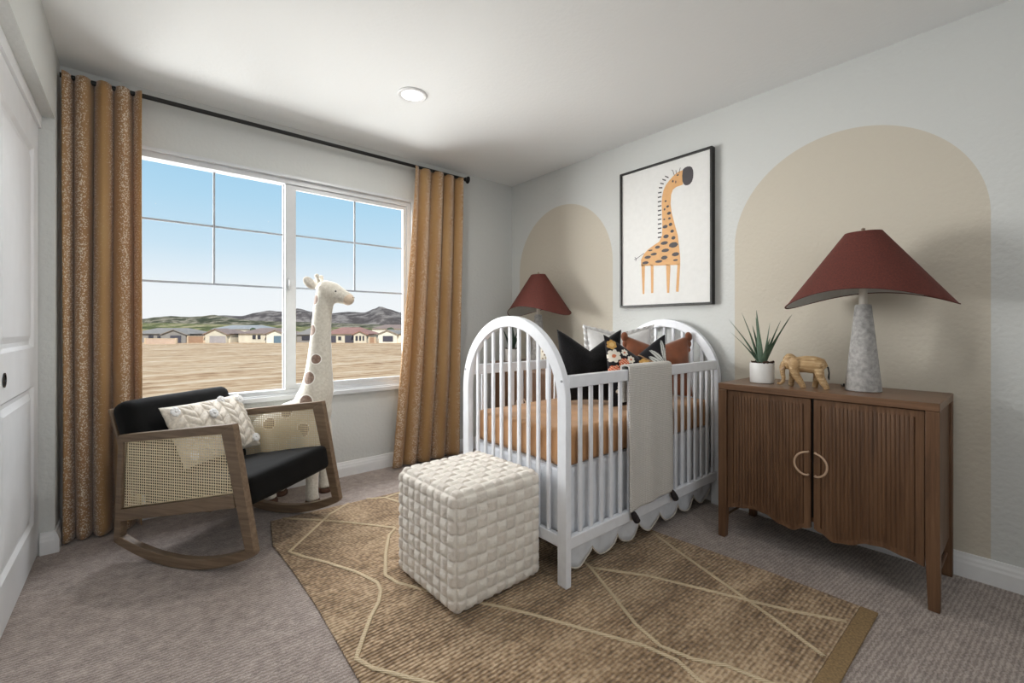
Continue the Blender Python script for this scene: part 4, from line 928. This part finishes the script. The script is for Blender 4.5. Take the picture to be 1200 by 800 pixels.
def house(label, lat0, lat1, dep, wallm, roofm, eave, ridge, openings, gable=None, depth=9, group='houses beyond the field'):
    c = at((lat0 + lat1) / 2, dep); w = (lat1 - lat0) / 2
    r = thing('house', label, 'house', c, -YAW, group)
    bm = nb(); box(bm, -w, w, 0, depth, 0, eave); obj('walls', bm, wallm, r)
    bm = nb(); e = .5; hip = min(w * .8, 4)
    p = [(-w - e, -e, eave), (w + e, -e, eave), (w + e, depth + e, eave), (-w - e, depth + e, eave), (-w - e + hip, depth / 2, ridge), (w + e - hip, depth / 2, ridge)]
    V = [bm.verts.new(q) for q in p]
    for f in ((0, 1, 5, 4), (1, 2, 5), (2, 3, 4, 5), (3, 0, 4), (3, 2, 1, 0)): bm.faces.new([V[i] for i in f])
    obj('roof', bm, roofm, r)
    if gable:
        g0, g1, gh, gm = gable; g0 -= (lat0 + lat1) / 2; g1 -= (lat0 + lat1) / 2
        bm = nb(); prism(bm, [(g0, 0), (g1, 0), (g1, eave), ((g0 + g1) / 2, gh - .25), (g0, eave)], -1.2, .0, 'y'); obj('gable_wing', bm, gm, r)
        bm = nb(); m_ = (g0 + g1) / 2
        for s_ in (g0 - .5, g1 + .5):
            q = [(s_, -1.6, eave - .1), (m_, -1.6, gh), (m_, 4, gh), (s_, 4, eave - .1)]; V = [bm.verts.new(t) for t in q] + [bm.verts.new((t[0], t[1], t[2] - .2)) for t in q]
            bm.faces.new(V[:4]); bm.faces.new(V[4:][::-1])
            for i in range(4): bm.faces.new((V[i], V[(i + 1) % 4], V[4 + (i + 1) % 4], V[4 + i]))
        obj('gable_roof', bm, roofm, r)
    for (nm, a, b, z0, z1, m_, y) in openings:
        a -= (lat0 + lat1) / 2; b -= (lat0 + lat1) / 2
        bm = nb(); box(bm, a, b, y - .08, y + .02, z0, z1); obj(nm, bm, m_, r)
    return r
G = -1.2
house('grey roofed house with a dark garage door, leftmost beyond the field', -103, -87.2, 120, M['h_grey'], M['roof_grey'], 2.45, 4.0,
      [('garage_door', -91.5, -88.6, 0, 2.0, M['d_dark'], G), ('window', -98.3, -97, .7, 2.1, M['win'], 0), ('window', -95.9, -95.0, .9, 1.9, M['win'], 0)], (-93.6, -87.4, 3.7, M['h_grey']))
house('pale house with a slate blue roof behind the tan fence', -96, -79, 142, M['h_pale'], M['roof_slate'], 3.6, 4.9, [('window', -91, -89.5, 1.5, 2.8, M['win'], 0), ('window', -85, -83.5, 1.5, 2.8, M['win'], 0)])
house('cream house with a lilac grey garage door', -82.4, -75.6, 119, M['h_cream'], M['roof_brown'], 2.5, 3.7, [('garage_door', -80.3, -76.0, 0, 1.9, M['d_lilac'], G)], (-81.5, -75.9, 3.9, M['h_cream']), group='houses beyond the field')
house('long cream house with brown roof and a blue grey door', -74.0, -60.8, 120, M['h_cream'], M['roof_brown'], 2.5, 4.0, [('window', -70.2, -69.3, 1.0, 2.1, M['win'], 0), ('window', -68.8, -68.0, 1.0, 2.1, M['win'], 0), ('door', -66.6, -65.8, 0, 2.1, M['d_dark'], 0), ('garage_door', -63.8, -61.8, 0, 1.9, M['d_blue'], G)], (-65.8, -60.9, 3.6, M['h_pale']))
house('grey roofed house just right of the window mullion', -59.2, -52.6, 122, M['h_grey'], M['roof_grey'], 2.2, 4.2, [('window', -57.8, -55, .6, 1.8, M['win'], 0)])
house('red tile roofed cream house right of the plush giraffe', -51.2, -38.9, 120, M['h_cream'], M['roof_red'], 2.4, 4.2, [('garage_door', -50, -47.6, 0, 1.9, M['d_dark'], 0), ('window', -47.0, -46.2, .7, 1.7, M['win'], 0), ('door', -45.2, -42.8, 0, 2, M['d_dark'], 0), ('window', -41.9, -41.3, .6, 1.9, M['win'], G), ('window', -40.9, -40.4, .6, 1.9, M['win'], G), ('window', -40.0, -39.6, .6, 1.9, M['win'], G)], (-42.4, -39, 3.3, M['h_cream']))
house('small pale house with dark garage windows beside the right curtain', -35.4, -26, 119, M['h_pale'], M['roof_grey'], 2.5, 3.4, [('garage_door', -34.3, -31.6, .4, 1.9, M['d_dark'], G)], (-35.4, -30.6, 3.6, M['h_pale']))
house('distant pale roofed house behind the fence gap', -52, -34, 165, M['h_pale'], M['roof_brown'], 3.6, 5.2, [('window', -45, -43, 1.6, 2.8, M['win'], 0)])
for lab, l0, l1, dep, hh, m_ in (('low tan block wall in front of the leftmost house', -92.6, -84.9, 112, 1.3, 'wallstone'), ('brown fence between the leftmost houses', -87.0, -82.6, 119, 1.75, 'fence_tan'), ('tan fence between the red roofed and pale houses', -38.0, -36.4, 118, 1.5, 'fence_tan')):
    f_ = thing('garden_wall', lab, 'fence', at((l0 + l1) / 2, dep), -YAW)
    w = (l1 - l0) / 2; bm = nb(); box(bm, -w, w, 0, .3, 0, hh); obj('wall_run', bm, M[m_], f_); bm = nb(); box(bm, -w - .05, w + .05, -.05, .35, hh, hh + .12); obj('coping', bm, M['h_tan'], f_)
    for x in (-w, w): bm = nb(); box(bm, x - .2, x + .2, -.1, .4, 0, hh + .2); obj('pier', bm, M['h_tan'], f_)
for lab, lat, dep, hh in (('dark green tree left of the red tiled roof', -51.4, 136, 4.0), ('dark green tree left of the small pale house', -37.5, 136, 4.0), ('dark green tree between the cream houses', -79.5, 136, 4.2)):
    t = thing('tree', lab, 'tree', at(lat, dep), 0, 'trees among the houses'); bm = nb(); tube(bm, [(0, 0, 0), (0, 0, hh * .6)], [.15, .1], 8); obj('trunk', bm, M['fence_tan'], t)
    bm = nb(); rnd = random.Random(lat)
    for i in range(14): ball(bm, (rnd.uniform(-.6, .6), rnd.uniform(-.6, .6), hh * .72 + rnd.uniform(-.8, .8)), rnd.uniform(.4, .65), 8)
    obj('foliage', bm, M['foliage'], t)
